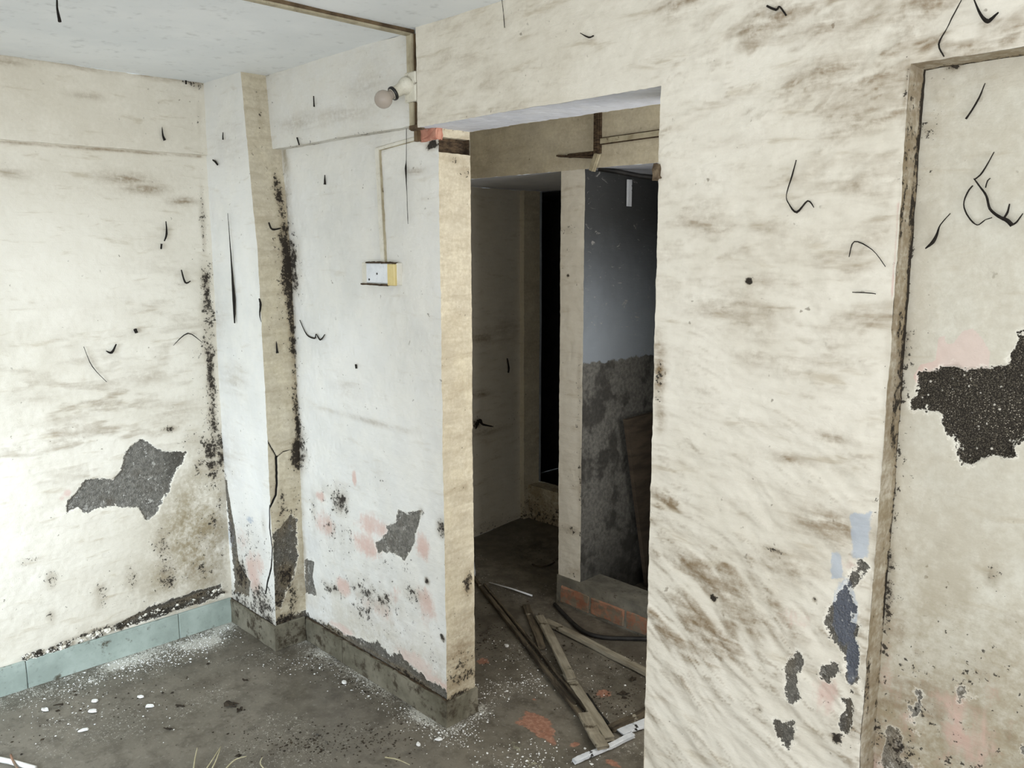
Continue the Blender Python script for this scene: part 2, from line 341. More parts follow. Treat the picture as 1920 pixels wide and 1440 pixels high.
def floor_mat():
    n = NT('muddy_cement_floor')
    big = n.noise(2.2, 5, 0.6); mid = n.noise(11, 5, 0.65); fine = n.noise(60, 5, 0.7); vf = n.noise(200, 3, 0.7)
    st = n.noise(1, 4, 0.65, 0.3, co=n.map((26, 60, 1), rot=(0, 0, 0.8)))
    col = n.mix(n.ss(big, 0.35, 0.65), srgb(98, 93, 82), srgb(120, 114, 102))
    col = n.mix(n.ss(mid, 0.44, 0.66, 0, 0.75), col, srgb(82, 76, 66))
    col = n.mix(n.ss(fine, 0.52, 0.70, 0, 0.5), col, srgb(140, 136, 126))
    col = n.mix(n.ss(n.noise(27, 5, 0.7), 0.55, 0.66, 0, 0.5), col, srgb(66, 60, 50))
    col = n.mix(n.ss(st, 0.58, 0.74, 0, 0.35), col, srgb(128, 124, 112))
    col = n.mix(n.ma('MULTIPLY', n.att('damp_shade'), n.ss(mid, 0.25, 0.6)), col, srgb(64, 58, 50))
    pe = n.ma('ADD', n.ma('MULTIPLY', mid, 0.55), n.ma('MULTIPLY', fine, 0.5))
    lime = n.ss(n.ma('ADD', n.att('blue'), n.ma('ADD', n.ma('MULTIPLY', n.noise(34, 5, 0.75), 0.8), n.ma('MULTIPLY', fine, 0.3))), 1.0, 1.10)
    col = n.mix(n.ma('MULTIPLY', lime, 0.75), col, srgb(164, 162, 138))
    red = n.ss(n.ma('ADD', n.att('pink'), n.ma('ADD', n.ma('MULTIPLY', n.noise(19, 5, 0.78), 0.6), n.ma('MULTIPLY', fine, 0.45))), 0.97, 1.09)
    col = n.mix(n.ma('MULTIPLY', red, 0.8), col, n.mix(n.ss(fine, 0.4, 0.65), srgb(146, 98, 78), srgb(174, 130, 108)))
    # white plaster dust and grit
    du = n.att('dirt'); sp = n.ma('ADD', n.ma('MULTIPLY', vf, 0.6), n.ma('MULTIPLY', fine, 0.4))
    w = n.ss(n.ma('ADD', sp, n.ma('MULTIPLY', du, 0.34)), 0.69, 0.745)
    col = n.mix(n.ma('MULTIPLY', w, 0.8), col, srgb(212, 210, 200))
    bk = n.ss(n.ma('ADD', n.ma('ADD', n.ma('MULTIPLY', fine, 0.6), n.ma('MULTIPLY', mid, 0.4)), n.ma('MULTIPLY', n.att('mold'), 0.25)), 0.665, 0.72)
    col = n.mix(n.ma('MULTIPLY', bk, 0.8), col, srgb(34, 30, 25))
    rough = n.ss(big, 0.3, 0.7, 0.32, 0.58)
    h = n.ma('ADD', n.ma('MULTIPLY', mid, 0.6), n.ma('ADD', n.ma('MULTIPLY', fine, 0.4), n.ma('MULTIPLY', w, 0.4)))
    return n.fin(col, rough, n.bump(h, 0.45, 0.006), spec=0.45)
M['floor'] = floor_mat()

# ------------------------------------------------------------------ painted wear and shade fields per wall
ZC = 2.455
def blobs(pl, u, v, lst, pw=2.0):
    t = np.zeros(u.shape)
    for b in lst:
        t = np.maximum(t, pl.blob(u, v, *b[:4], b[4] if len(b) > 4 else 1.0, pw))
    return t
def mold_line(pl, u, v, pts, wid, seed=3):
    d = line_d(u, v, pl.poly(pts)); w = wid*(0.35+1.5*fbm(u*9, v*9, 0, 3, seed))
    ends = pl.poly([pts[0], pts[-1]]); ta = np.hypot(u-ends[0][0], v-ends[0][1]); tb = np.hypot(u-ends[1][0], v-ends[1][1])
    amp = (0.35+1.15*fbm(v*6+u*6, v*0+3, 0, 3, seed+7))*np.clip(0.35+np.minimum(ta, tb)/0.22, 0, 1)
    return np.minimum(amp, 1.15)*np.maximum(np.exp(-(d/(w*.75))**2*0.8), 0.50*np.exp(-(d/(w*2.0))**2))

def paint_left(p, at):
    u, v = p[:, 1], p[:, 2]; pl = LWP
    m = 1.1*mold_line(pl, u, v, [(384, 480), (392, 600), (398, 720), (404, 830), (410, 905)], 0.045)
    m = np.maximum(m, 0.62*mold_line(pl, u, v, [(377, 295), (382, 420), (386, 520)], 0.022))
    m = np.maximum(m, 0.5*mold_line(pl, u, v, [(372, 155), (374, 290)], 0.018))
    m = np.maximum(m, 0.8*mold_line(pl, u, v, [(30, 1240), (150, 1195), (300, 1145), (425, 1100)], 0.02))
    m = np.maximum(m, 0.55*mold_line(pl, u, v, [(412, 900), (420, 1100)], 0.02))
    bl = blobs(pl, u, v, [(405, 850, 32, 60, 1.1), (375, 830, 34, 26, .75), (320, 805, 16, 6, 1.3), (385, 872, 26, 24, .85), (402, 985, 18, 26, .8),
        (388, 1008, 28, 24, .65), (305, 1020, 17, 28, .95), (316, 1078, 20, 34, .95), (245, 1085, 16, 26, .8), (190, 1118, 16, 30, .9),
        (97, 1092, 14, 22, .85), (55, 1055, 26, 12, .62), (97, 1158, 12, 16, .75), (160, 1182, 18, 12, .7), (378, 1070, 34, 22, .75), (232, 1180, 20, 14, .6),
        (345, 160, 14, 8, .6), (368, 160, 14, 8, .9), (350, 1000, 90, 120, .30), (200, 1090, 200, 80, .26), (396, 1060, 16, 90, .5)])
    m = np.maximum(m, bl*(0.55+0.8*fbm(u*30, v*30, 0, 3, 51)))
    at['mold'][:] = m
    pk = poly_sd(u, v, pl.poly([(269, 824), (287, 835), (305, 847), (330, 847), (352, 850), (342, 872), (327, 890), (320, 920), (304, 940), (297, 965), (275, 976),
        (262, 955), (245, 952), (212, 952), (190, 951), (167, 961), (150, 955), (127, 960), (130, 940), (147, 922), (162, 902), (180, 897), (212, 900),
        (230, 885), (237, 855), (250, 835)]))
    low = poly_sd(u, v, pl.poly([(225, 1170), (262, 1150), (300, 1133), (345, 1118), (372, 1108), (415, 1096), (424, 1118), (340, 1145), (225, 1185)]))
    at['peel'][:] = np.maximum(pk, low-0.004); at['ptone'][:] = np.where(low > pk, 0.25, 0.8-0.5*sst(-0.02, 0.1, u-pl.uv(300, 900)[0]))
    at['pink'][:] = blobs(pl, u, v, [(128, 925, 9, 9, .62), (118, 935, 8, 8, .5)])
    d = blobs(pl, u, v, [(240, 335, 40, 9, .9), (275, 355, 34, 8, 1.0), (345, 378, 22, 8, .95), (20, 325, 30, 10, .5), (160, 180, 30, 8, .6), (15, 118, 25, 5, .9),
        (280, 705, 40, 14, .5), (130, 790, 50, 10, .35), (60, 750, 60, 10, .3), (330, 775, 40, 20, .5)])
    crest = fbm(u*8+v*2, v*30, 0, 4, 77); d = np.maximum(d, 0.6*sst(.52, .68, crest)*blobs(pl, u, v, [(160, 780, 170, 110, 1), (330, 640, 60, 160, .6)]))
    d = np.maximum(d, 0.9*np.exp(-(line_d(u, v, pl.poly([(0, 264), (200, 280), (378, 294)]))/0.006)**2))  # beam crack and the ledge shadow below it, drawn into the colour
    d = np.maximum(d, 0.5*np.exp(-((ZC-v)/0.012)**2)); at['dirt'][:] = d
    at['damp_shade'][:] = blobs(pl, u, v, [(370, 1010, 70, 120, 1.2), (330, 1080, 70, 60, .9), (360, 1120, 90, 30, .8), (180, 330, 200, 50, .25)])
    h = 0.005*(fbm(u*4, v*9, 0, 3, 5)-.5)+0.006*(crest-.5)*blobs(pl, u, v, [(160, 780, 220, 160, 1)])
    return h - 0.007*sst(-0.002, 0.004, at['peel'])
def paint_leftbeam(p, at):
    u, v = p[:, 1], p[:, 2]; pl = LWP
    at['mold'][:] = np.maximum(0.6*mold_line(pl, u, v, [(372, 155), (374, 290)], 0.018), blobs(pl, u, v, [(368, 160, 16, 9, .9), (345, 150, 10, 6, .6)]))
    at['dirt'][:] = np.maximum(blobs(pl, u, v, [(160, 180, 26, 5, .6), (15, 118, 25, 5, .8)]), 0.6*np.exp(-((ZC-v)/0.01)**2))
    at['damp_shade'][:] = 0.22
    return 0.004*(fbm(u*5, v*9, 0, 3, 5)-.5)

def paint_B1(p, at):
    u, v = p[:, 0], p[:, 2]; pl = BP
    m = 1.0*mold_line(pl, u, v, [(530, 330), (540, 450), (549, 560), (552, 700), (562, 820), (566, 880)], 0.030)
    m = np.maximum(m, 0.5*mold_line(pl, u, v, [(566, 880), (576, 1150)], 0.02))
    m = np.maximum(m, 0.85*mold_line(pl, u, v, [(578, 1150), (640, 1192), (700, 1225), (770, 1270), (832, 1312)], 0.02))
    bl = blobs(pl, u, v, [(548, 500, 16, 60, 1.1), (560, 840, 16, 40, 1.2), (637, 938, 18, 34, 1.0), (700, 1118, 60, 34, .85), (690, 1150, 50, 26, .7), (740, 1150, 90, 80, .5), (630, 1000, 45, 80, .5), (770, 1110, 36, 26, .7),
        (812, 272, 14, 9, 1.5), (828, 990, 10, 20, 1.15), (800, 1090, 5, 7, 1.5), (829, 1197, 5, 7, 1.4), (610, 925, 24, 30, .5), (730, 1080, 90, 60, .42), (640, 1060, 70, 120, .36), (625, 1105, 25, 14, .8),
        (590, 960, 8, 60, .6), (789, 960, 6, 10, .8), (715, 900, 20, 50, .35), (812, 1240, 20, 40, .5), (800, 1060, 30, 40, .35)])
    m = np.maximum(m, bl*(0.55+0.8*fbm(u*30, v*30, 0, 3, 51))); at['mold'][:] = m
    pk = poly_sd(u, v, pl.poly([(747, 959), (768, 964), (789, 957), (782, 988), (773, 1023), (758, 1051), (740, 1037), (706, 1034), (702, 1020), (718, 1013), (725, 988), (740, 978)]))
    p2 = poly_sd(u, v, pl.poly([(572, 1049), (589, 1054), (586, 1082), (593, 1117), (580, 1112), (572, 1112)]))
    x = np.array([575, 600, 625, 640, 668, 690, 705, 725, 750, 762, 775, 800, 815, 828, 840]); y = np.array([1152, 1168, 1176, 1188, 1197, 1206, 1201, 1224, 1226, 1240, 1252, 1276, 1283, 1291, 1300])
    top = [pl.uv(a, b) for a, b in zip(x, y)]; tu = np.array([t[0] for t in top]); tv = np.array([t[1] for t in top])
    o = np.argsort(tu); lim = np.interp(u, tu[o], tv[o])+0.020*(fbm(u*70, 0*u, 0, 3, 8)-.5)
    p3 = (lim - v)*0.7
    at['peel'][:] = np.maximum(np.maximum(pk, p2), p3); at['ptone'][:] = np.where(pk > -0.03, 0.9, np.where(p3 > -.03, 0.5, 0.8))
    at['pink'][:] = blobs(pl, u, v, [(664, 897, 5, 16, .75), (700, 985, 42, 24, .55), (690, 1025, 34, 26, .5), (645, 1100, 14, 18, .7), (612, 985, 22, 26, .55), (792, 1025, 14, 30, .6),
        (800, 1140, 22, 40, .52), (600, 930, 10, 10, .55), (705, 1140, 60, 30, .42), (820, 1290, 40, 20, .8), (640, 1180, 30, 10, .6), (780, 1240, 60, 20, .5), (740, 1120, 20, 30, .4)])
    at['dirt'][:] = blobs(pl, u, v, [(695, 790, 60, 5, .5), (650, 730, 20, 14, .4), (778, 320, 16, 6, .8)])
    at['damp_shade'][:] = np.maximum(blobs(pl, u, v, [(700, 1200, 160, 50, .5), (820, 1280, 50, 50, .6)]), 0.8*np.exp(-((u+3.2)/0.03)**2))
    return 0.003*(fbm(u*5, v*7, 0, 3, 5)-.5)+0.0015*(fbm(u*40, v*40, 0, 2, 15)-.5) - 0.005*sst(-0.002, 0.003, at['peel'])
def paint_B1beam(p, at):
    u, v = p[:, 0], p[:, 2]; pl = BB
    at['mold'][:] = np.maximum(1.0*mold_line(pl, u, v, [(498, 160), (500, 230), (507, 280)], 0.025), np.maximum(blobs(pl, u, v, [(580, 272, 60, 5, .6), (500, 140, 6, 5, 1)]),
        0.55*mold_line(pl, u, v, [(507, 282), (640, 260), (765, 238)], 0.012)))
    at['dirt'][:] = blobs(pl, u, v, [(560, 230, 30, 14, .5), (640, 215, 60, 14, .4), (690, 160, 30, 30, .3)])
    at['damp_shade'][:] = 0.12
    return 0.004*(fbm(u*6, v*9, 0, 3, 5)-.5)
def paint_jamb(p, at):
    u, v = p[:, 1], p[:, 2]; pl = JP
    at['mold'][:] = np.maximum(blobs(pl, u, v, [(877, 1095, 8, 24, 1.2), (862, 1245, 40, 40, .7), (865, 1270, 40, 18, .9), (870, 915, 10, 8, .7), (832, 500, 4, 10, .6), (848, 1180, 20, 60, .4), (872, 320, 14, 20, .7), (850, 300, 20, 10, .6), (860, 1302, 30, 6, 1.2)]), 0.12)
    at['dirt'][:] = np.maximum(0.35, blobs(pl, u, v, [(860, 1240, 40, 60, .8)])); at['damp_shade'][:] = 0.42+0.4*np.exp(-((v-.15)/.25)**2)  # level raised to put jamb shade into the colour, on top of damp
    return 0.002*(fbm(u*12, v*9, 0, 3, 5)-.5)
def paint_pf(p, at):
    u, v = p[:, 0], p[:, 2]; pl = PF
    at['mold'][:] = np.maximum(blobs(pl, u, v, [(452, 1075, 12, 34, 1.15), (432, 985, 4, 60, .8), (418, 880, 6, 90, .75), (398, 400, 6, 40, .3), (410, 240, 20, 50, .18), (435, 655, 16, 26, .2), (495, 985, 6, 34, .6),
        (490, 1130, 30, 40, .95), (505, 1165, 16, 20, 1.1), (460, 1135, 60, 34, .85), (470, 1030, 40, 80, .55), (450, 1030, 14, 40, .6), (478, 1010, 10, 26, .4)]), 0.6*mold_line(pl, u, v, [(378, 160), (382, 420), (404, 700), (416, 900)], 0.012))
    at['peel'][:] = np.maximum(poly_sd(u, v, pl.poly([(420, 900), (426, 902), (440, 990), (448, 1060), (470, 1090), (466, 1120), (440, 1110), (434, 1040), (426, 960)]))-0.003,
        poly_sd(u, v, pl.poly([(440, 1150), (480, 1165), (505, 1172), (530, 1180), (530, 1230), (430, 1190), (430, 1150)])))
    at['ptone'][:] = 0.55
    at['pink'][:] = blobs(pl, u, v, [(475, 1075, 16, 40, .62), (450, 1010, 18, 30, .45), (486, 1060, 10, 30, .5)])
    at['blue'][:] = blobs(pl, u, v, [(470, 975, 14, 16, .5), (432, 1000, 8, 60, .5)])
    at['dirt'][:] = blobs(pl, u, v, [(440, 715, 20, 26, .35), (428, 270, 26, 40, .25), (405, 600, 16, 30, .3), (430, 860, 20, 60, .25)])
    cr = pl.poly([(506, 948), (505, 990), (510, 1025), (507, 1065), (500, 1090), (497, 1112)])
    at['crack'][:] = np.exp(-(line_d(u, v, cr)/0.0058)**2)
    return -0.006*at['crack'] + 0.003*(fbm(u*9, v*7, 0, 3, 5)-.5) - 0.003*sst(-.002, .003, at['peel'])
def paint_ps(p, at):
    u, v = p[:, 1], p[:, 2]; pl = PSd
    m = 1.15*mold_line(pl, u, v, [(520, 300), (538, 450), (546, 560), (552, 700), (560, 820), (564, 870)], 0.040)
    m = np.maximum(m, 0.45*mold_line(pl, u, v, [(566, 880), (574, 1150)], 0.03))
    m = np.maximum(m, 0.8*mold_line(pl, u, v, [(494, 150), (500, 230), (508, 285)], 0.02))
    bl = blobs(pl, u, v, [(538, 510, 12, 60, 1.3), (556, 850, 12, 34, 1.4), (535, 1080, 16, 30, 1.1), (520, 1130, 22, 40, .8), (548, 1120, 14, 50, .9), (530, 960, 18, 60, .75), (550, 960, 16, 100, .5), (536, 1160, 30, 20, 1.0)])
    m = np.maximum(m, bl*(0.6+0.8*fbm(u*30, v*30, 0, 3, 51))); at['mold'][:] = m
    at['peel'][:] = np.maximum(poly_sd(u, v, pl.poly([(512, 1000), (530, 985), (545, 965), (556, 975), (558, 1040), (552, 1075), (535, 1110), (525, 1140), (512, 1130)])),
        poly_sd(u, v, pl.poly([(510, 1172), (540, 1155), (580, 1145), (580, 1220), (505, 1220)])))
    at['ptone'][:] = 0.35; at['blue'][:] = blobs(pl, u, v, [(545, 985, 10, 24, .5)])
    at['dirt'][:] = 0.32; at['damp_shade'][:] = 0.35+0.3*np.exp(-((v-.2)/.3)**2)
    cr = pl.poly([(497, 822), (510, 842), (517, 855), (519, 905), (517, 928), (508, 946), (505, 952)])
    w = np.where(v > pl.uv(517, 855)[1], 0.0032, 0.0058)
    at['crack'][:] = np.exp(-(line_d(u, v, cr)/w)**2)+0.7*np.exp(-(line_d(u, v, pl.poly([(518, 856), (530, 846), (545, 842)]))/0.003)**2)
    return -0.006*at['crack'] + 0.003*(fbm(u*9, v*7, 0, 3, 5)-.5) - 0.003*sst(-.002, .003, at['peel'])

def b2_fields(u, v):
    th = np.interp(v, [0.2, 0.7, 1.1, 1.5, 2.0, 2.4], [-0.75, -0.60, -0.38, -0.12, 0.18, 0.28])
    b = v-(u+0.95)*th + 0.11*(fbm(u*4, v*4, 0, 3, 61)-.5)
    n1 = fbm(u*8, b*21, 0, 4, 41); n2 = fbm(u*8, (b+0.009)*21, 0, 4, 41); sc = fbm(u*26, b*110, 0, 3, 91)
    return n1, n2, sc
def paint_B2(p, at):
    u, v = p[:, 0], p[:, 2]; pl = RP
    n1, n2, sc = b2_fields(u, v)
    patch = sst(0.42, 0.60, fbm(u*3.0, v*4.5, 0, 2, 33))
    strong = 0.30+0.55*np.maximum(sst(1.45, 1.0, v), sst(1.9, 2.2, v)*0.7)
    main = np.clip((u+1.32)/0.08, 0.30, 1)
    slope = np.clip((n2-n1)*9, 0, 1)
    dd = (0.70*sst(0.50, 0.64, n1)*patch+0.7*slope*(0.35+0.65*patch)+0.5*sst(.60, .68, sc)*sst(.45, .6, n1))*strong*main
    dd = np.maximum(dd, blobs(pl, u, v, [(1620, 50, 50, 50, .5), (1560, 130, 60, 16, .8), (1540, 50, 60, 20, .5), (1560, 985, 70, 26, .8), (1480, 1060, 60, 26, .55), (1560, 820, 30, 12, .8), (1480, 860, 40, 10, .6), (1700, 60, 50, 40, .5)])*(0.4+sc))
    at['dirt'][:] = np.clip((dd*1.25+0.10)*(1-0.25*sst(.8, .4, v)), 0, 1)
    rust = blobs(pl, u, v, [(1236, 700, 12, 50, .95), (1234, 640, 8, 20, .7), (1238, 780, 10, 30, .6)]); at['dirt'][:] = np.maximum(at['dirt'], rust*1.3)
    at['mold'][:] = np.maximum(blobs(pl, u, v, [(1236, 720, 9, 50, .7), (1405, 527, 6, 6, 1.6), (1337, 1122, 6, 6, 1.7), (1455, 1032, 20, 5, 1.1), (1570, 1385, 10, 10, 1.3), (1530, 1125, 5, 5, 1.2), (1546, 1140, 14, 10, .5),
        (1600, 1340, 16, 80, .55), (1480, 1240, 16, 40, .5), (1700, 160, 5, 60, .8), (1706, 130, 8, 10, 1.), (1280, 1380, 30, 40, .3), (1425, 1330, 6, 5, 1.1), (1650, 10, 10, 6, .7), (1540, 1300, 50, 80, .3)]),
        0.45*mold_line(pl, u, v, [(1695, 250), (1650, 860), (1612, 1440)], 0.010))
    pls = [[(1617, 1053), (1595, 1071), (1581, 1104), (1559, 1140), (1548, 1165), (1559, 1201), (1584, 1227), (1588, 1274), (1599, 1290), (1606, 1266), (1610, 1238), (1613, 1219), (1606, 1198), (1618, 1173), (1595, 1165), (1608, 1147), (1595, 1111), (1613, 1082), (1626, 1064)],
           [(1577, 1310), (1596, 1312), (1603, 1330), (1599, 1353), (1592, 1378), (1583, 1370), (1581, 1353), (1586, 1335)],
           [(1537, 1274), (1548, 1248), (1573, 1241), (1579, 1256), (1555, 1277)],
           [(1494, 1220), (1509, 1238), (1498, 1263), (1494, 1285), (1503, 1313), (1483, 1315), (1472, 1288), (1472, 1252), (1487, 1230)],
           [(1454, 1350), (1490, 1353), (1489, 1389), (1476, 1407), (1458, 1386)]]
    pk = np.full(u.shape, -1.0); tone = np.full(u.shape, 0.35)
    for i, q in enumerate(pls):
        d = poly_sd(u, v, pl.poly(q)); tone = np.where(d > pk, [0.45, 0.3, 0.45, 0.6, 0.5][i], tone); pk = np.maximum(pk, d)
    at['peel'][:] = pk; at['ptone'][:] = tone
    at['blue'][:] = np.maximum(blobs(pl, u, v, [(1585, 1150, 26, 70, .72), (1600, 1240, 18, 50, .7)], 3), np.maximum(sst(-.022, .012, poly_sd(u, v, pl.poly([(1592, 965), (1634, 958), (1630, 1050), (1600, 1050)])))*.56,
        sst(-.02, .008, poly_sd(u, v, pl.poly([(1558, 1035), (1578, 1032), (1580, 1080), (1562, 1085)])))*.58))
    at['pink'][:] = np.maximum(blobs(pl, u, v, [(1550, 1300, 30, 60, .45), (1490, 1160, 50, 24, .36), (1590, 1055, 30, 20, .4)]), 0.5*np.exp(-(line_d(u, v, pl.poly([(1684, 380), (1672, 560)]))/0.004)**2))
    h = 0.014*(n1-.5)*main*(0.45+0.55*strong) + 0.0022*(sc-.5) + 0.006*(fbm(u*3, v*3, 0, 2, 71)-.5)
    return h - 0.004*sst(-0.002, 0.003, pk)
def paint_niche(p, at):
    u, v = p[:, 0], p[:, 2]; pl = NP_
    pk = poly_sd(u, v, pl.poly([(1724, 699), (1738, 695), (1764, 695), (1766, 686), (1792, 683), (1804, 691), (1825, 689), (1861, 687), (1889, 682), (1893, 661), (1903, 645), (1908, 631), (1907, 624), (1925, 618),
        (2010, 640), (2010, 830), (1920, 822), (1898, 834), (1896, 853), (1877, 860), (1858, 854), (1825, 867), (1802, 869), (1796, 843), (1787, 824), (1774, 808), (1772, 789), (1761, 773), (1745, 770), (1707, 765), (1707, 749), (1717, 732), (1722, 723)]))
    at['peel'][:] = pk; at['ptone'][:] = 0.10*sst(1.25, 1.1, v)
    pp = poly_sd(u, v, pl.poly([(1712, 705), (1726, 683), (1754, 676), (1761, 631), (1773, 628), (1776, 643), (1787, 643), (1806, 619), (1825, 614), (1844, 635), (1856, 657), (1854, 700), (1720, 720)]))
    low = sst(1.30, 0.60, v)
    fl = fbm(u*20, v*14, 0, 4, 19); at['pink'][:] = np.maximum(sst(-.003, .003, pp)*0.72, low*0.42*fl*1.6)
    at['damp_shade'][:] = 0.40+0.6*low; at['dirt'][:] = low*0.8*sst(.45, .6, fbm(u*12, v*12, 0, 3, 29))  # ramp darkens the niche downwards, shading put into the colour beside the damp
    m = np.maximum(0.75*mold_line(pl, u, v, [(1722, 130), (1715, 300), (1690, 700), (1672, 1000), (1655, 1440)], 0.022), low*0.48*(0.4+1.2*fbm(u*9, v*9, 0, 3, 66)))
    m = np.maximum(m, blobs(pl, u, v, [(1735, 240, 34, 26, .75), (1790, 122, 22, 12, 1.1), (1722, 140, 12, 16, 1.0), (1860, 1080, 18, 22, .9), (1690, 1400, 40, 50, .9), (1800, 1300, 70, 60, .55), (1850, 1250, 60, 60, .5)]))
    at['mold'][:] = m; at['peel'][:] = np.maximum(pk, (low*fbm(u*22, v*17, 0, 4, 83)-.60)*0.12); at['ptone'][:] = np.where(pk > -.02, at['ptone'], 1.0)
    return 0.003*(fbm(u*5, v*7, 0, 3, 5)-.5) - 0.010*sst(-0.002, 0.004, pk) + low*0.004*(fl-.5) + 0.004*sst(-.002, .006, pk)*(fbm(u*120, v*120, 0, 2, 3)-.5)
def paint_ret(p, at):
    u, v = p[:, 1], p[:, 2]
    at['mold'][:] = 0.22+0.75*sst(.45, .7, fbm(u*30, v*5, 0, 3, 13))+0.5*np.exp(-((u-1.832)/0.014)**2); at['dirt'][:] = 0.7; at['damp_shade'][:] = 0.9
    at['mold'][:] = np.maximum(at['mold'], 0.55*sst(2.15, 2.0, v)*sst(1.75, 1.95, v)); return 0.0*u
def paint_grime(amt, mo=0.15):
    def f(p, at):
        at['damp_shade'][:] = amt; at['dirt'][:] = amt*0.6*fbm(p[:, 0]*4, p[:, 1]*4, p[:, 2]*6, 3, 9)*1.6; at['mold'][:] = mo+0.5*np.exp(-(p[:, 2]/.2)**2); return 0.0*p[:, 0]
    return f
def paint_rec(p, at):
    u, v = p[:, 1], p[:, 2]; pl = RWp
    at['damp_shade'][:] = 0.10; at['dirt'][:] = 0.10+0.7*blobs(pl, u, v, [(905, 635, 30, 10, 1), (905, 740, 20, 6, 1), (920, 810, 30, 6, 1), (960, 620, 30, 20, .6)])
    at['mold'][:] = np.maximum(0.18*sst(1.5, 1.0, v), blobs(pl, u, v, [(975, 760, 8, 200, .35), (930, 1000, 60, 30, .6), (897, 795, 9, 9, 1.2)])); return 0.003*(fbm(u*5, v*5, 0, 3, 4)-.5)
def paint_pillar(p, at):
    u, v = p[:, 0], p[:, 2]; pl = CP
    at['mold'][:] = np.maximum(blobs(pl, u, v, [(1065, 430, 14, 8, .6), (1062, 470, 12, 6, .5), (1065, 517, 3, 3, 1.4), (1086, 800, 6, 100, .5), (1070, 995, 20, 8, .8), (1075, 1075, 20, 10, .6), (1075, 900, 16, 40, .3), (1086, 700, 5, 60, .6), (1088, 900, 5, 100, .7)]), .06)
    at['damp_shade'][:] = 0.05+0.3*sst(0.6, 0.2, v); at['dirt'][:] = 0.1; return 0.0*u

def paint_floor(p, at):
    u, v = p[:, 0], p[:, 1]; pl = FP
    red = blobs(pl, u, v, [(905, 1240, 24, 12, .62), (1130, 1300, 26, 14, .62), (1078, 1396, 15, 14, .6), (1150, 1432, 34, 10, .6), (1002, 1312, 12, 6, .55), (940, 1258, 34, 8, .45), (860, 1436, 40, 10, .4), (1155, 1170, 60, 10, .3), (890, 1300, 10, 10, .4)])
    red = np.maximum(red, .54*sst(-.03, .02, poly_sd(u, v, pl.poly([(957, 1356), (980, 1342), (980, 1331), (1002, 1335), (1029, 1346), (1040, 1357), (1044, 1380), (1049, 1404), (1034, 1399), (1006, 1382), (987, 1367)]))))
    red = np.maximum(red, blobs(pl, u, v, [(350, 1180, 60, 10, .25)])); at['pink'][:] = red*1.13
    at['blue'][:] = blobs(pl, u, v, [(970, 1400, 50, 16, .50), (1000, 1432, 70, 12, .52), (940, 1290, 40, 12, .42), (420, 1420, 50, 14, .42), (880, 1395, 40, 20, .38), (1090, 1440, 30, 10, .4)])
    d = np.zeros(u.shape)
    for pts, w, a in (([(60, 1300), (200, 1250), (330, 1205), (420, 1175)], 0.14, .75), ([(575, 1205), (700, 1275), (835, 1365), (892, 1338)], 0.09, .75), ([(300, 1215), (400, 1200)], .12, .9),
                      ([(860, 1380), (960, 1290), (1010, 1270)], 0.12, .38), ([(1000, 1250), (1150, 1260)], .12, .35), ([(0, 1320), (120, 1300)], .12, .6)):
        d = np.maximum(d, a*np.exp(-(line_d(u, v, pl.poly(pts))/w)**2))
    d = np.maximum(d*(0.35+1.1*fbm(u*9, v*9, 0, 3, 17)), 0.12+0.25*sst(.5, .7, fbm(u*5, v*5, 0, 3, 27)))
    at['dirt'][:] = d
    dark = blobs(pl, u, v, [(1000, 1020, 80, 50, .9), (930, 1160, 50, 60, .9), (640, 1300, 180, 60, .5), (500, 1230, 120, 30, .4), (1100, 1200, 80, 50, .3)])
    dark = np.maximum(dark, sst(2.2, 3.0, v)*.6); at['damp_shade'][:] = dark
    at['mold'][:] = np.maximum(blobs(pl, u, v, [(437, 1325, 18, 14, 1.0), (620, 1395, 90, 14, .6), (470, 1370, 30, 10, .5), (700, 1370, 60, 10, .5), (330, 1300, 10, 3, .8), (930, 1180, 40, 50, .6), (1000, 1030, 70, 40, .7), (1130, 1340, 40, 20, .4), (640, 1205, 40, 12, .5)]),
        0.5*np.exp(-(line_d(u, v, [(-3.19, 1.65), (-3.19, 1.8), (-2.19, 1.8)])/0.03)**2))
    return 0.004*(fbm(u*6, v*6, 0, 3, 3)-.5)
def paint_ceil(p, at): return 0.004*(fbm(p[:, 0]*3, p[:, 1]*3, 0, 3, 3)-.5)

# ------------------------------------------------------------------ the room
FINE = 0.005
YF = -1.2                                   # wall behind the camera
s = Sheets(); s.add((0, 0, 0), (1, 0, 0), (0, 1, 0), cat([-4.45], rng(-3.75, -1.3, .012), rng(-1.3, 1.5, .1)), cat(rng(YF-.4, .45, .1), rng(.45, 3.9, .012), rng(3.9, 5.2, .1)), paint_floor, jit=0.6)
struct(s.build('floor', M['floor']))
s = Sheets(); s.add((0, 0, ZC), (1, 0, 0), (0, -1, 0), cat(rng(-3.65, 1.5, .05)), cat(rng(-2.95, 1.25, .05)), paint_ceil, jit=0.6)
struct(s.build('ceiling', M['ceiling']))

# left wall: main face, slightly proud beam band on top
s = Sheets()
s.add((-3.61, 0, 0), (0, 1, 0), (0, 0, 1), cat(rng(YF, .55, .08), rng(.55, 1.68, FINE), [1.82]), cat(rng(0, 2.155, FINE)), paint_left)
s.add((0, 0, 2.155), (1, 0, 0), (0, -1, 0), [-3.612, -3.592], cat(rng(-1.82, -.55, .01), rng(-.55, -YF, .08)), paint_leftbeam)
s.add((-3.592, 0, 0), (0, 1, 0), (0, 0, 1), cat(rng(YF, .55, .08), rng(.55, 1.68, .008), [1.82]), rng(2.155, ZC, .008), paint_leftbeam)
struct(s.build('wall_left', M['plaster']))

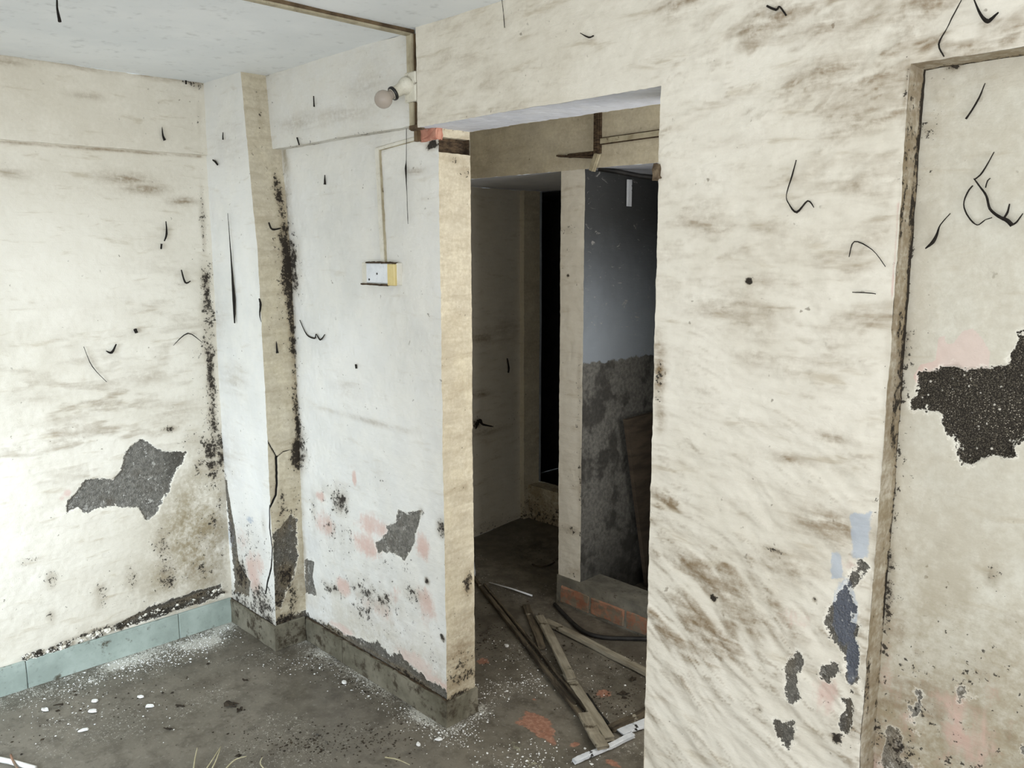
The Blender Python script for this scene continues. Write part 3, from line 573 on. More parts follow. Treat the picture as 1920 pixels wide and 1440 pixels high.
# corner column (leans a little, wider towards the foot)
def col_x(z): return np.interp(z, [0, .9, 1.75, 2.1, ZC], [-3.19, -3.185, -3.19, -3.222, -3.255])
def warp_ps(p): p = p.copy(); p[:, 0] = col_x(p[:, 2]); return p
def warp_pf(p):
    p = p.copy(); t = (p[:, 0]+3.62)/(0.43); p[:, 0] = -3.62 + t*(col_x(p[:, 2])+3.62); return p
s = Sheets(); zz = rng(0, ZC, FINE)
s.add((0, 1.665, 0), (1, 0, 0), (0, 0, 1), rng(-3.62, -3.19, .0045), zz, paint_pf, warp=warp_pf, mi=1)
s.add((-3.19, 0, 0), (0, 1, 0), (0, 0, 1), rng(1.665, 1.83, .0045), zz, paint_ps, warp=warp_ps)
struct(s.build('trim_1', [M['plaster_dim'], M['plaster_white']]))['label'] = 'corner column with a black crack'  # column side takes the darker copy, its shade is in the colour

# back wall, left section with the proud ring beam above
s = Sheets()
s.add((0, 1.815, 0), (1, 0, 0), (0, 0, 1), cat([-3.4], rng(-3.26, -2.20, FINE)), cat(rng(0, 2.158, FINE)), paint_B1)
s.add((0, 0, 2.158), (1, 0, 0), (0, -1, 0), rng(-3.26, -2.20, .01), [-1.816, -1.775], paint_B1beam)
s.add((0, 1.775, 0), (1, 0, 0), (0, 0, 1), rng(-3.28, -2.235, .008), rng(2.158, ZC, .008), paint_B1beam)
struct(s.build('wall_back', M['plaster_white'])); wall_back = bpy.data.objects['wall_back']
# jamb face, with the rotten timber slot near its head
s = Sheets()
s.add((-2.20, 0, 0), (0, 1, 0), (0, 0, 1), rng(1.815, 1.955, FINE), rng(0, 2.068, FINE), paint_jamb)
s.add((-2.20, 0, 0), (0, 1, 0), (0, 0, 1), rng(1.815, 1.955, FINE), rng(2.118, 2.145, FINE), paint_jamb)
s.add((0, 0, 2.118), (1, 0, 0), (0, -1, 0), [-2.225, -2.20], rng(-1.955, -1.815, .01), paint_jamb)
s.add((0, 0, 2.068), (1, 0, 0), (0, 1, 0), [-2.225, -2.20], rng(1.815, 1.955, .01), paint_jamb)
s.add((-2.223, 0, 0), (0, 1, 0), (0, 0, 1), rng(1.822, 1.955, .01), rng(2.06, 2.125, .01), None, mi=1)
s.add((0, 1.950, 0), (1, 0, 0), (0, 0, 1), [-2.223, -2.199], rng(2.066, 2.12, .01), None, mi=1)
s.add((0, 1.955, 0), (-1, 0, 0), (0, 0, 1), rng(2.20, 3.65, .05), rng(0, ZC, .05), paint_grime(.5))
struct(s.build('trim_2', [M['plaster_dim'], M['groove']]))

# back wall, right section: lintel over the doorway, pier, niche head
X0, X1, XN, ZS, ZN = -2.235, -1.265, -0.672, 2.145, 2.108
s = Sheets()
us = cat(rng(X0, X1, .0055), rng(X1, XN, .0045), rng(XN, -.25, .008), rng(-.25, 1.5, .1)); vs = cat(rng(0, .28, .04), rng(.28, ZN, .0048), rng(ZN, ZS, .0048), rng(ZS, ZC, .0055))
s.add((0, 1.755, 0), (1, 0, 0), (0, 0, 1), us, vs, paint_B2, hole=lambda a, b: ((a < X1) & (b < ZS)) | ((a > XN) & (b < ZN)))
s.add((X0, 0, 0), (0, -1, 0), (0, 0, 1), rng(-1.955, -1.755, .01), rng(ZS, ZC, .0055), paint_grime(.3))
s.add((0, 0, ZS), (1, 0, 0), (0, -1, 0), cat(rng(X0, X1, .0055)), rng(-1.955, -1.755, .006), None, mi=1)
s.add((X1, 0, 0), (0, -1, 0), (0, 0, 1), rng(-1.955, -1.755, .006), cat(rng(0, .28, .04), rng(.28, ZN, .0048), rng(ZN, ZS, .0048)), paint_grime(.3))
s.add((0, 1.955, 0), (-1, 0, 0), (0, 0, 1), cat(rng(-1.5, -X1, .05), rng(-X1, -X0, .05)), cat(rng(0, ZS, .05), rng(ZS, ZC, .05)), paint_grime(.4), hole=lambda a, b: (a > -X1) & (b < ZS))
s.add((XN, 0, 0), (0, 1, 0), (0, 0, 1), rng(1.755, 1.84, .006), cat(rng(0, .28, .04), rng(.28, ZN, .0048)), paint_ret)
s.add((0, 0, ZN), (1, 0, 0), (0, -1, 0), cat(rng(XN, -.25, .008), rng(-.25, 1.5, .1)), rng(-1.84, -1.755, .01), paint_ret)
struct(s.build('wall_back_right', [M['plaster'], M['soffit']]))
s = Sheets()
s.add((0, 1.835, 0), (1, 0, 0), (0, 0, 1), cat(rng(XN-.01, -.28, .0048), rng(-.28, 1.5, .1)), cat(rng(0, .35, .04), rng(.35, ZN+.02, .0048)), paint_niche)
struct(s.build('wall_niche', M['plaster_niche']))

# rest of the room (behind and beside the camera), with openings for the daylight and the added side fill
s = Sheets()
s.add((0, YF, 0), (-1, 0, 0), (0, 0, 1), cat(rng(-1.5, 3.65, .1), [1.6, 2.8]), cat(rng(0, ZC, .1), [.75, 2.1, 2.2]), paint_grime(.1),
      hole=lambda a, b: ((a > 1.6) & (a < 2.8) & (b > .6) & (b < 1.9)) | ((a > -.85) & (a < 1.05) & (b > .35) & (b < 2.3)))
struct(s.build('wall_front', M['plaster_white']))
s = Sheets(); s.add((1.5, 0, 0), (0, -1, 0), (0, 0, 1), rng(-1.84, -YF, .1), rng(0, ZC, .1), paint_grime(.1), hole=lambda a, b: (a > -1.25) & (a < .85) & (b > .4) & (b < 2.3)); struct(s.build('wall_right', M['plaster_white']))  # opening added for the side fill light

# ------------------------------------------------------------------ passage and the rooms behind the doorway
s = Sheets()
s.add((0, 2.92, 0), (1, 0, 0), (0, 0, 1), cat(rng(-3.65, -1.75, .02), rng(-1.75, -.6, .05)), rng(2.105, ZC, .02), paint_grime(.45, .0))
s.add((0, 0, 2.105), (1, 0, 0), (0, -1, 0), rng(-3.75, -.6, .05), rng(-4.6, -2.92, .05), None, mi=1)
s.add((0, 2.92, 0), (1, 0, 0), (0, 0, 1), rng(-1.75, -.6, .05), rng(0, 2.105, .05), paint_grime(.4))
s.add((-0.6, 0, 0), (0, -1, 0), (0, 0, 1), rng(-2.95, -1.95, .05), rng(0, ZC, .05), paint_grime(.4), hole=lambda a, b: (a > -2.8) & (a < -2.1) & (b > .8) & (b < 2.1))  # end opening added for the passage fill light
struct(s.build('wall_passage', [M['plaster_dim'], M['soffit']]))
s = Sheets()
s.add((0, 2.92, 0), (1, 0, 0), (0, 0, 1), rng(-2.655, -2.51, .008), rng(0, 2.105, .008), paint_pillar, mi=2)
s.add((-2.655, 0, 0), (0, -1, 0), (0, 0, 1), rng(-3.80, -2.92, .03), rng(0, 2.105, .008), paint_grime(.5))
s.add((-2.51, 0, 0), (0, 1, 0), (0, 0, 1), cat(rng(2.92, 3.6, .012), rng(3.6, 4.6, .05)), rng(0, 2.105, .008), None, mi=1)
struct(s.build('wall_partition', [M['plaster_dim'], M['soot'], M['plaster']]))
def warp_rec(p): p = p.copy(); p[:, 0] = -3.615-(p[:, 1]-2.92)*0.135; return p
s = Sheets()
s.add((-3.62, 0, 0), (0, 1, 0), (0, 0, 1), rng(1.95, 2.92, .05), rng(0, ZC, .05), paint_grime(.5))
s.add((-3.62, 0, 0), (0, 1, 0), (0, 0, 1), rng(2.92, 3.72, .012), rng(0, 2.105, .012), paint_rec, warp=warp_rec, mi=1)
s.add((0, 3.72, 0), (1, 0, 0), (0, 0, 1), rng(-3.735, -3.688, .008), rng(0, 2.105, .012), paint_grime(.25, .2))
s.add((-3.688, 0, 0), (0, 1, 0), (0, 0, 1), rng(3.72, 3.86, .03), rng(0.0, 2.105, .05), paint_grime(.5))
struct(s.build('wall_recess', [M['plaster_dim'], M['plaster']]))
s = Sheets(); s.box((-3.75, 3.76, 0), (-2.6, 3.88, .225), .03, paint_grime(.9, .25)); struct(s.build('trim_3', M['plaster_dim']))
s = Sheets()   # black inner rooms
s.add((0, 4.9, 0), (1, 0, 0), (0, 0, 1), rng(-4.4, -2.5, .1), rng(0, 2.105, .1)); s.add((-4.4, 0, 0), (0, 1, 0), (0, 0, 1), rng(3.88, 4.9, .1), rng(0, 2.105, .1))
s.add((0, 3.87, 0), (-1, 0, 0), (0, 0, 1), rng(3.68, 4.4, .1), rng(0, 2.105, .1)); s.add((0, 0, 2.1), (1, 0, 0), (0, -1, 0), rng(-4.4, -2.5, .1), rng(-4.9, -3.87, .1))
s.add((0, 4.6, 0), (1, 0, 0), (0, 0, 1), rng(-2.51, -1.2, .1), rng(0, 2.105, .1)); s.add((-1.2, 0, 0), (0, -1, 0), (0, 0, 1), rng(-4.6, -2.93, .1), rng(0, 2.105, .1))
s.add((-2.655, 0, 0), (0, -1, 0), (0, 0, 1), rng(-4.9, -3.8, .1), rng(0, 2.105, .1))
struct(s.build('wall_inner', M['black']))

# raised sill with exposed bricks
def paint_sill(p, at): return 0*p[:, 0]
s = Sheets(); s.box((-2.66, 2.915, 0), (-1.76, 3.07, .148), .02, paint_sill, skip='d'); sill = struct(s.build('trim_4', M['cement']))
def mesh_obj(name, verts, faces, mat, parent=None, smooth=False):
    me = bpy.data.meshes.new(name); me.from_pydata([tuple(v) for v in verts], [], faces); me.update()
    if mat is not None: me.materials.append(mat)
    if smooth:
        me.polygons.foreach_set('use_smooth', np.full(len(me.polygons), True))
    o = bpy.data.objects.new(name, me); COL.objects.link(o)
    if parent is not None: o.parent = parent
    return o
def box_geo(lo, hi, rough=0.0, seg=(1, 1, 1), bev=0.0, rg=R):
    """box with segmented sides, slightly uneven, chamfered by pulling the edge loops in"""
    xs = np.linspace(lo[0], hi[0], seg[0]+1); ys = np.linspace(lo[1], hi[1], seg[1]+1); zs = np.linspace(lo[2], hi[2], seg[2]+1)
    if bev:
        f = lambda a: np.unique(np.round(np.concatenate([[a[0], a[0]+bev], a[1:-1], [a[-1]-bev, a[-1]]]), 6))
        xs, ys, zs = f(xs), f(ys), f(zs)
    idx = {}; V = []; Fc = []
    def vid(i, j, k):
        key = (i, j, k)
        if key not in idx:
            e = (i in (0, len(xs)-1))+(j in (0, len(ys)-1))+(k in (0, len(zs)-1))
            p = [xs[i], ys[j], zs[k]]
            if bev and e >= 2:
                c = [(lo[a]+hi[a])/2 for a in range(3)]; ii = (i in (0, len(xs)-1), j in (0, len(ys)-1), k in (0, len(zs)-1))
                for a in range(3):
                    if ii[a]: p[a] += (bev*0.45 if p[a] < c[a] else -bev*0.45)
            if rough: p = [q+rg.uniform(-rough, rough) for q in p]
            idx[key] = len(V); V.append(p)
        return idx[key]
    nx, ny, nz = len(xs)-1, len(ys)-1, len(zs)-1
    for i in range(nx):
        for j in range(ny):
            Fc.append((vid(i, j, 0), vid(i, j+1, 0), vid(i+1, j+1, 0), vid(i+1, j, 0))); Fc.append((vid(i, j, nz), vid(i+1, j, nz), vid(i+1, j+1, nz), vid(i, j+1, nz)))
    for i in range(nx):
        for k in range(nz):
            Fc.append((vid(i, 0, k), vid(i+1, 0, k), vid(i+1, 0, k+1), vid(i, 0, k+1))); Fc.append((vid(i, ny, k), vid(i, ny, k+1), vid(i+1, ny, k+1), vid(i+1, ny, k)))
    for j in range(ny):
        for k in range(nz):
            Fc.append((vid(0, j, k), vid(0, j, k+1), vid(0, j+1, k+1), vid(0, j+1, k))); Fc.append((vid(nx, j, k), vid(nx, j+1, k), vid(nx, j+1, k+1), vid(nx, j, k+1)))
    return V, Fc
def box(name, lo, hi, mat, parent=None, rough=0.0, seg=(1, 1, 1), bev=0.0):
    V, Fc = box_geo(lo, hi, rough, seg, bev); return mesh_obj(name, V, Fc, mat, parent)
xs = [-2.635, -2.44, -2.225, -2.02, -1.80]
for a, b in zip(xs[:-1], xs[1:]):
    box('brick', (a+.006, 2.908, .012), (b-.006, 2.95, .098), M['brick_dull'], sill, .0025, (4, 1, 3), .006)

# ------------------------------------------------------------------ things
def thing(name, loc, label, cat_, group=None):
    o = bpy.data.objects.new(name, None); COL.objects.link(o); o.location = loc; o['label'] = label; o['category'] = cat_
    o.empty_display_size = 0.05
    if group: o['group'] = group
    return o
def tag(o, label, cat_, group=None):
    o['label'] = label; o['category'] = cat_
    if group: o['group'] = group
    return o
def recenter(o, c):
    c = Vector(c)
    for v in o.data.vertices: v.co -= c
    o.location = c; return o
def tube(name, pts, rad, mat, parent=None, seg=6, sub=0):
    pts = [Vector(p) for p in pts]; rad = list(rad) if hasattr(rad, '__len__') else [rad]*len(pts)
    if sub:
        q = []; rr = []
        for i in range(len(pts)-1):
            p0 = pts[max(i-1, 0)]; p1 = pts[i]; p2 = pts[i+1]; p3 = pts[min(i+2, len(pts)-1)]
            for k in range(sub):
                t = k/sub
                q.append(0.5*((2*p1)+(p2-p0)*t+(2*p0-5*p1+4*p2-p3)*t*t+(3*p1-p0-3*p2+p3)*t**3)); rr.append(rad[i]*(1-t)+rad[i+1]*t)
        q.append(pts[-1]); rr.append(rad[-1]); pts, rad = q, rr
    V = []; Fc = []; n = len(pts); up = None
    for i, p in enumerate(pts):
        t = (pts[min(i+1, n-1)]-pts[max(i-1, 0)]).normalized()
        if up is None: up = t.orthogonal()
        up = (up - t*up.dot(t)); up = up.normalized() if up.length > 1e-6 else t.orthogonal().normalized()
        w = t.cross(up)
        for k in range(seg):
            a = 2*math.pi*k/seg; V.append(p+(up*math.cos(a)+w*math.sin(a))*rad[i])
    for i in range(n-1):
        for k in range(seg):
            a = i*seg+k; b = i*seg+(k+1) % seg; Fc.append((a, b, b+seg, a+seg))
    Fc.append(tuple(range(seg))[::-1]); Fc.append(tuple((n-1)*seg+k for k in range(seg)))
    return mesh_obj(name, V, Fc, mat, parent, True)
def lathe(name, base, axis, prof, mat, parent=None, seg=20, smooth=True):
    axis = Vector(axis).normalized(); a = axis.orthogonal().normalized(); b = axis.cross(a); V = []; Fc = []
    for r, h in prof:
        for k in range(seg):
            t = 2*math.pi*k/seg; V.append(Vector(base)+axis*h+(a*math.cos(t)+b*math.sin(t))*max(r, 1e-4))
    for i in range(len(prof)-1):
        for k in range(seg):
            q = i*seg+k; w = i*seg+(k+1) % seg; Fc.append((q, w, w+seg, q+seg))
    Fc.append(tuple(range(seg))[::-1]); Fc.append(tuple((len(prof)-1)*seg+k for k in range(seg)))
    return mesh_obj(name, V, Fc, mat, parent, smooth)

# skirting, tile by tile
ZT = 0.118
bl = struct(box('baseboard_left', (-3.613, YF, 0), (-3.604, 1.665, ZT-.006), M['groove']))
ys = [YF, -.46, .16, .781, 1.40, 1.655]
for a, b in zip(ys[:-1], ys[1:]): box('tile', (-3.606, a+.0018, .0), (-3.592, b-.0018, ZT), M['tile'], bl, .0008, (6, 1, 2), .002)
bc = struct(box('baseboard_column', (-3.60, 1.657, 0), (-3.186, 1.664, ZT-.008), M['groove']))
box('tile', (-3.595, 1.648, 0), (-3.176, 1.660, ZT-.004), M['tile_dirty'], bc, .0015, (8, 1, 2), .003)
box('tile', (-3.188, 1.650, 0), (-3.176, 1.803, ZT-.004), M['tile_dirty'], bc, .0015, (1, 5, 2), .003)
bb = struct(box('baseboard_back', (-3.18, 1.808, 0), (-2.195, 1.817, ZT-.012), M['groove']))
xs = [-3.176, -2.88, -2.52, -2.188]
for a, b in zip(xs[:-1], xs[1:]): box('tile', (a+.0015, 1.802, 0), (b-.0015, 1.814, ZT-.012), M['tile_dirty'], bb, .002, (8, 1, 2), .003)
box('tile', (-2.201, 1.804, 0), (-2.188, 1.962, ZT-.016), M['tile_dirty'], bb, .002, (1, 6, 2), .003)
# exposed brick by the head of the jamb
box('brick', (-2.293, 1.803, 2.108), (-2.196, 1.832, 2.150), M['brick'], wall_back, .003, (4, 3, 3), .004)

# casing strips (trunking) and lamp
def casing(name, a, b, w, d, nrm, parent=None, mat='pvc', edge='pvc_edge'):
    """flat casing with a raised cap running from a to b on a surface with normal nrm"""
    a, b, nrm = Vector(a), Vector(b), Vector(nrm).normalized(); t = (b-a).normalized(); s_ = nrm.cross(t).normalized()
    def prism(nm, ww, d0, d1, m, par):
        V = []
        for e in (a, b):
            for (i, j) in ((-1, d0), (1, d0), (1, d1), (-1, d1)): V.append(e+s_*(i*ww/2)+nrm*j)
        return mesh_obj(nm, V, [(0, 1, 2, 3)[::-1], (4, 5, 6, 7), (0, 1, 5, 4), (1, 2, 6, 5), (2, 3, 7, 6), (3, 0, 4, 7)], M[m], par)
    o = prism(name, w, -0.004, d*0.6, edge, parent)
    return o, prism('casing_cover', w*0.72, d*0.6, d, mat, o)
def mk_conduit(label, runs, cat_='conduit'):
    base = thing('electrical_conduit', (0, 0, 0), label, cat_)
    c = Vector(runs[0][0]); base.location = c
    for r in runs:
        o, k = casing('channel', Vector(r[0])-c, Vector(r[1])-c, r[2], r[3], r[4], base, *(r[5:] if len(r) > 5 else ()))
    return base
mk_conduit('tan electrical conduit running across the ceiling to the wall', [((-2.275, YF+.03, ZC-.001), (-2.275, 1.768, ZC-.001), .032, .016, (0, 0, -1))])
mk_conduit('short grey conduit between ceiling and bulb holder', [((-2.272, 1.774, ZC-.014), (-2.272, 1.774, 2.322), .040, .018, (0, -1, 0))])
mk_conduit('brown stepped conduit below the bulb holder ending at the broken brick', [((-2.270, 1.774, 2.228), (-2.270, 1.774, 2.155), .028, .016, (0, -1, 0), 'pvc', 'pvc_edge'),
    ((-2.283, 1.772, 2.148), (-2.222, 1.772, 2.148), .018, .014, (0, -1, 0), 'pvc_edge', 'pvc_edge'), ((-2.288, 1.800, 2.150), (-2.288, 1.800, 2.108), .022, .012, (0, -1, 0), 'pvc_edge', 'pvc_edge')])
mk_conduit('cream painted conduit dropping to the switch box', [((-2.534, 1.814, 2.105), (-2.516, 1.814, 1.704), .026, .012, (0, -1, 0), 'pvc_cream', 'pvc'),
    ((-2.545, 1.814, 2.104), (-2.300, 1.814, 2.122), .014, .008, (0, -1, 0), 'pvc_cream', 'pvc')])

lb = Vector((-2.268, 1.774, 2.277)); lamp = thing('wall_lamp', lb, 'bare bulb in an angled cream holder on the beam', 'lamp')
box('base_plate', (-.030, -.022, -.048), (.030, .004, .046), M['bakelite'], lamp, 0, (1, 1, 1), .004)
b_c = P(718, 184, 1, 1.665); ax = (b_c-(lb+Vector((-.012, -.03, .006)))).normalized(); hb = Vector((-.010, -.016, .010)); L = (b_c-lb-hb).length
lathe('holder', hb, ax, [(.010, -.004), (.028, 0), (.029, .012), (.026, .024), (.020, .034), (.019, L-.052), (.021, L-.048), (.021, L-.040), (.017, L-.036)], M['bakelite'], lamp)
lathe('ring', hb+ax*(L-.047), ax, [(.015, 0), (.0225, .001), (.0235, .005), (.0225, .010), (.015, .011)], M['blackring'], lamp)['label'] = 'black ring'
pr = [(.013, L-.038), (.015, L-.030)] + [(.0295*math.sin(t), L-.0295*math.cos(t)) for t in np.linspace(.62, math.pi, 12)]
lathe('bulb', hb, ax, pr, M['bulb'], lamp)['label'] = 'dusty glass bulb'

sw = thing('switch_box', (-2.522, 1.814, 1.662), 'white switch box with yellowed end block on the pale wall', 'switch')
box('back_box', (-.112, -.022, -.040), (.108, .004, .040), M['pvc_cream'], sw, 0, (1, 1, 1), .003)
box('cover_plate', (-.072, -.030, -.034), (.062, -.020, .037), M['switch_white'], sw, 0, (1, 1, 1), .003)
box('end_block', (.064, -.034, -.041), (.107, -.020, .036), M['switch_yellow'], sw, 0, (1, 1, 1), .003)['label'] = 'yellowed plastic block'
box('grime_strip', (-.108, -.031, -.043), (.062, -.02, -.037), M['groove'], sw, .0012, (14, 1, 1)); box('grime_strip', (-.08, -.028, .037), (.106, -.016, .043), M['groove'], sw, .002, (14, 1, 1))
for hx, hz in ((-.052, -.022), (-.002, .0)): lathe('screw', (hx, -.030, hz), (0, -1, 0), [(.004, -.002), (.004, .0015), (.002, .002)], M['blackring'], sw, 10)

# passage: burnt conduits and fittings on the far beam
mk_conduit('dark upright conduit on the passage beam', [((-2.432, 2.918, ZC-.01), (-2.432, 2.918, 2.165), .034, .022, (0, -1, 0), 'groove', 'groove')])
mk_conduit('broken dark conduit stub jutting level over the passage pillar', [((-2.445, 2.918, 2.168), (-2.60, 2.918, 2.168), .018, .018, (0, -1, 0), 'groove', 'groove'), ((-2.45, 2.918, 2.150), (-2.66, 2.918, 2.172), .010, .028, (0, -1, 0), 'groove', 'groove')])
mk_conduit('wall coloured casing strip running right along the passage beam', [((-2.415, 2.918, 2.216), (-1.70, 2.918, 2.226), .030, .012, (0, -1, 0), 'pvc', 'groove')])
o, _k = casing('conduit_cover', (-2.43, 2.912, 2.165), (-2.455, 2.905, 2.092), .030, .014, (0, -1, 0), None, 'pvc', 'pvc'); tag(o, 'pale loose conduit cover hanging crooked above the passage pillar', 'conduit')
pp = [P(1122, 316, 1, 2.93), P(1160, 322, 1, 3.0), P(1200, 330, 1, 3.06), P(1240, 334, 1, 3.12)]
tag(tube('burnt_pipe', pp, .011, M['cable'], seg=8), 'burnt black pipe slanting under the passage beam', 'pipe')
a = P(1189, 338, 0, -2.47); V, Fc = box_geo((-.004, -.016, -.125), (.004, .016, 0), .001, (1, 1, 3), .0015)
o = mesh_obj('hanging_strip', V, Fc, M['paint_white']); o.location = (-2.497, a.y, 2.075); tag(o, 'narrow whitish strip hanging on the sooty wall', 'strip')
a = P(1241, 322, 1, 1.75); V, Fc = box_geo((-.008, -.010, -.018), (.010, .010, .018), .004, (3, 3, 3)); o = mesh_obj('hinge_stub', V, Fc, M['rust'], smooth=True); o.location = (-1.268, 1.75, a.z)
tag(o, 'rusty stub of a hinge on the right doorway edge', 'hinge')
# board leaning in the sooty room
tl = P(1168, 786, 0, -2.46); bl_ = P(1208, 1098, 2, 0.01); wv = Vector((.0, .52, .0)); nn = (tl-bl_).cross(wv).normalized()*.022
if nn.x < 0: nn = -nn
V = [bl_, bl_+wv, tl+wv+Vector((0, 0, .01)), tl, bl_+nn, bl_+wv+nn, tl+wv+nn+Vector((0, 0, .01)), tl+nn]
o = mesh_obj('leaning_board', V, [(0, 3, 2, 1), (4, 5, 6, 7), (0, 1, 5, 4), (1, 2, 6, 5), (2, 3, 7, 6), (3, 0, 4, 7)], M['board']); recenter(o, bl_); tag(o, 'dark board leaning in the sooty room', 'board')
V, Fc = box_geo((-.008, -.02, 0), (.008, .02, .085), .001, (1, 2, 3), .001); o = mesh_obj('white_offcut', V, Fc, M['paint_white']); c = P(889, 1078, 2, 0); o.location = (c.x, c.y, 0.002); o.rotation_euler = (0, -.12, .8)
tag(o, 'small white offcut standing on the floor behind the left jamb', 'offcut')

# laths on the doorway floor
def plank(name, q0, q1, width, th, z0, mat, label, cat_='plank', z1=None, group=None, nseg=14):
    z1 = z0 if z1 is None else z1
    a = P(q0[0], q0[1], 2, z0+th); b = P(q1[0], q1[1], 2, z1+th); a.z = z0; b.z = z1; L = (b-a).length
    V, Fc = box_geo((0, -width/2, 0), (L, width/2, th), min(.0012, th*.12), (nseg, 1, 1), min(.002, th*.2))
    for v in V:
        t = v[0]/L; v[1] += .002*math.sin(t*5+L*9); v[2] += 0.002*abs(math.sin(t*5))
        if v[0] < .004 or v[0] > L-.004: v[0] += R.uniform(-.006, .004)
    o = mesh_obj(name, V, Fc, M[mat]); t = (b-a).normalized(); yv = Vector((0, 0, 1)).cross(t).normalized(); zv = t.cross(yv)
    o.matrix_world = Matrix.Translation(a) @ Matrix((t, yv, zv)).transposed().to_4x4(); return tag(o, label, cat_, group)
plank('wooden_lath', (889, 1082), (1089, 1338), .020, .016, .004, 'wood_dark', 'longest dark lath, leftmost of the pile in the doorway')
plank('wooden_lath', (908, 1094), (1100, 1330), .012, .012, .005, 'wood_dark', 'thin dark lath close beside the longest one')
plank('wooden_lath', (987, 1133), (1016, 1213), .034, .014, .003, 'wood_dark', 'short dark lath lying under the grey laths')
plank('wooden_lath', (1010, 1150), (1018, 1208), .008, .012, .004, 'wood_dark', 'thin splintered sliver beside the short dark lath')
plank('wooden_lath', (1012, 1153), (1073, 1272), .040, .016, .018, 'wood_pale', 'upper grey lath leading to the middle of the pile', z1=.020)
plank('wooden_lath', (1064, 1262), (1143, 1384), .040, .014, .004, 'wood_pale', 'grey lath continuing down to the white strip')
plank('wooden_lath', (1094, 1336), (1131, 1400), .044, .014, .018, 'wood_pale', 'shortest pale lath with a sawn square end')
plank('wooden_lath', (1024, 1162), (1222, 1262), .036, .018, .003, 'wood_pale', 'long grey lath running right behind the wall edge')
plank('painted_strip', (1078, 1424), (1188, 1376), .020, .014, .003, 'paint_white', 'white painted strip lying nearest the camera', 'strip')
plank('painted_strip', (1165, 1372), (1225, 1346), .040, .010, .003, 'paint_white', 'broken white painted piece behind the nearest strip', 'strip')
plank('dark_batten', (1146, 1362), (1225, 1324), .030, .020, .003, 'wood_dark', 'dark batten reaching behind the right wall edge', 'batten')
plank('dark_rod', (1100, 1300), (1146, 1364), .010, .010, .003, 'cable', 'thin dark rod beside the lower grey lath', 'rod')
tag(tube('thin_stick', [P(917, 1092, 2, .012), P(960, 1104, 2, .012), P(998, 1117, 2, .008)], [.003, .004, .005], M['paint_white'], seg=6), 'thin whitish stick lying beyond the lath pile', 'stick')
tag(tube('rubber_hose', [P(x, y, 2, .012) for x, y in ((1040, 1133), (1058, 1152), (1078, 1172), (1100, 1187), (1132, 1195), (1170, 1197), (1225, 1198))], .010, M['cable'], seg=8, sub=5), 'black hose curving along the brick sill', 'hose')
# twig in the recess, pale stick and straws by the bottom edge
tag(tube('dry_twig', [P(x, y, 2, .01) for x, y in ((998, 1058), (1012, 1063), (1030, 1060), (1040, 1054))], .005, M['leaf'], sub=3), 'bent dark twig in the far recess', 'twig')
tag(tube('pale_stick', [P(-30, 1418, 2, .012), P(20, 1428, 2, .012), P(66, 1441, 2, .012)], .009, M['chip'], seg=8), 'pale stick in the bottom left corner', 'stick')
tag(tube('dry_twig', [P(20, 1415, 2, .03), P(26, 1430, 2, .02), P(36, 1445, 2, .01)], .004, M['brick_dull'], sub=2), 'reddish twig crossing the pale stick', 'twig')
straws = [([(362, 1448), (366, 1420), (370, 1402)], 'straight straw blade standing leftmost at the bottom edge'), ([(384, 1446), (398, 1425), (414, 1400)], 'straw blade leaning right at the bottom edge'),
    ([(398, 1440), (404, 1428), (413, 1404)], 'straw blade crossed behind the leaning one'), ([(420, 1445), (440, 1425), (462, 1418)], 'arched straw blade right of the tuft'),
    ([(722, 1420), (745, 1424), (768, 1434)], 'single curved straw lying on bare floor'), ([(500, 1446), (488, 1432), (492, 1420)], 'short greenish straw rightmost of the tuft')]
for q, lab in straws: tag(tube('dry_straw', [P(x, y, 2, .006+.01*i) for i, (x, y) in enumerate(q)], [.0028, .0022, .0012], M['straw'], seg=5, sub=4), lab, 'straw')
def flake(name, px, py, r, mat, label, cat_='chip', asp=.5, rot=0., th=.006, n=8, group=None):
    lf = name == 'dry_leaf'; th = .004 if lf else th
    c = P(px, py, 2, .003); V = []; ra = [R.uniform(.35 if lf else .7, 1.15) for _ in range(n)]
    zj = [R.uniform(0, .012) for _ in range(n)]
    for z, k in ((0, 1.), (th, .85)):
        for i in range(n):
            t = 2*math.pi*i/n; x = math.cos(t)*r*ra[i]*k; y = math.sin(t)*r*asp*ra[i]*k; V.append((x*math.cos(rot)-y*math.sin(rot), x*math.sin(rot)+y*math.cos(rot), z+(zj[i] if lf else R.uniform(0, .003))))
    Fc = [tuple(range(n))[::-1], tuple(range(n, 2*n))]+[(i, (i+1) % n, n+(i+1) % n, n+i) for i in range(n)]
    o = mesh_obj(name, V, Fc, M[mat]); o.location = (c.x, c.y, .001); return tag(o, label, cat_, group)
flake('plaster_chip', 177, 1315, .016, 'chip', 'white plaster chip, upper of two in the left foreground', asp=.55, rot=.7)
flake('plaster_chip', 174, 1334, .022, 'chip', 'white plaster chip with an angled end in the left foreground', asp=.4, rot=.9)
flake('plaster_chip', 155, 1370, .022, 'chip', 'narrow white plaster sliver below the two chips', asp=.3, rot=1.3)
flake('plaster_chip', 85, 1331, .018, 'chip', 'flat pale chip at the far left of the floor', asp=.6, rot=.5)
flake('plaster_chip', 281, 1324, .020, 'chip', 'dull white flat chip right of the paired chips', asp=.5, rot=.8)
flake('plaster_chip', 264, 1307, .016, 'chip', 'faint pale chip towards the left skirting', asp=.4, rot=.8)
flake('plaster_chip', 645, 1280, .012, 'chip', 'lone bright white chip on the dark floor', asp=.8, rot=.2)
flake('plaster_chip', 823, 1387, .016, 'chip', 'white chip just before the jamb corner', asp=.6, rot=.8)
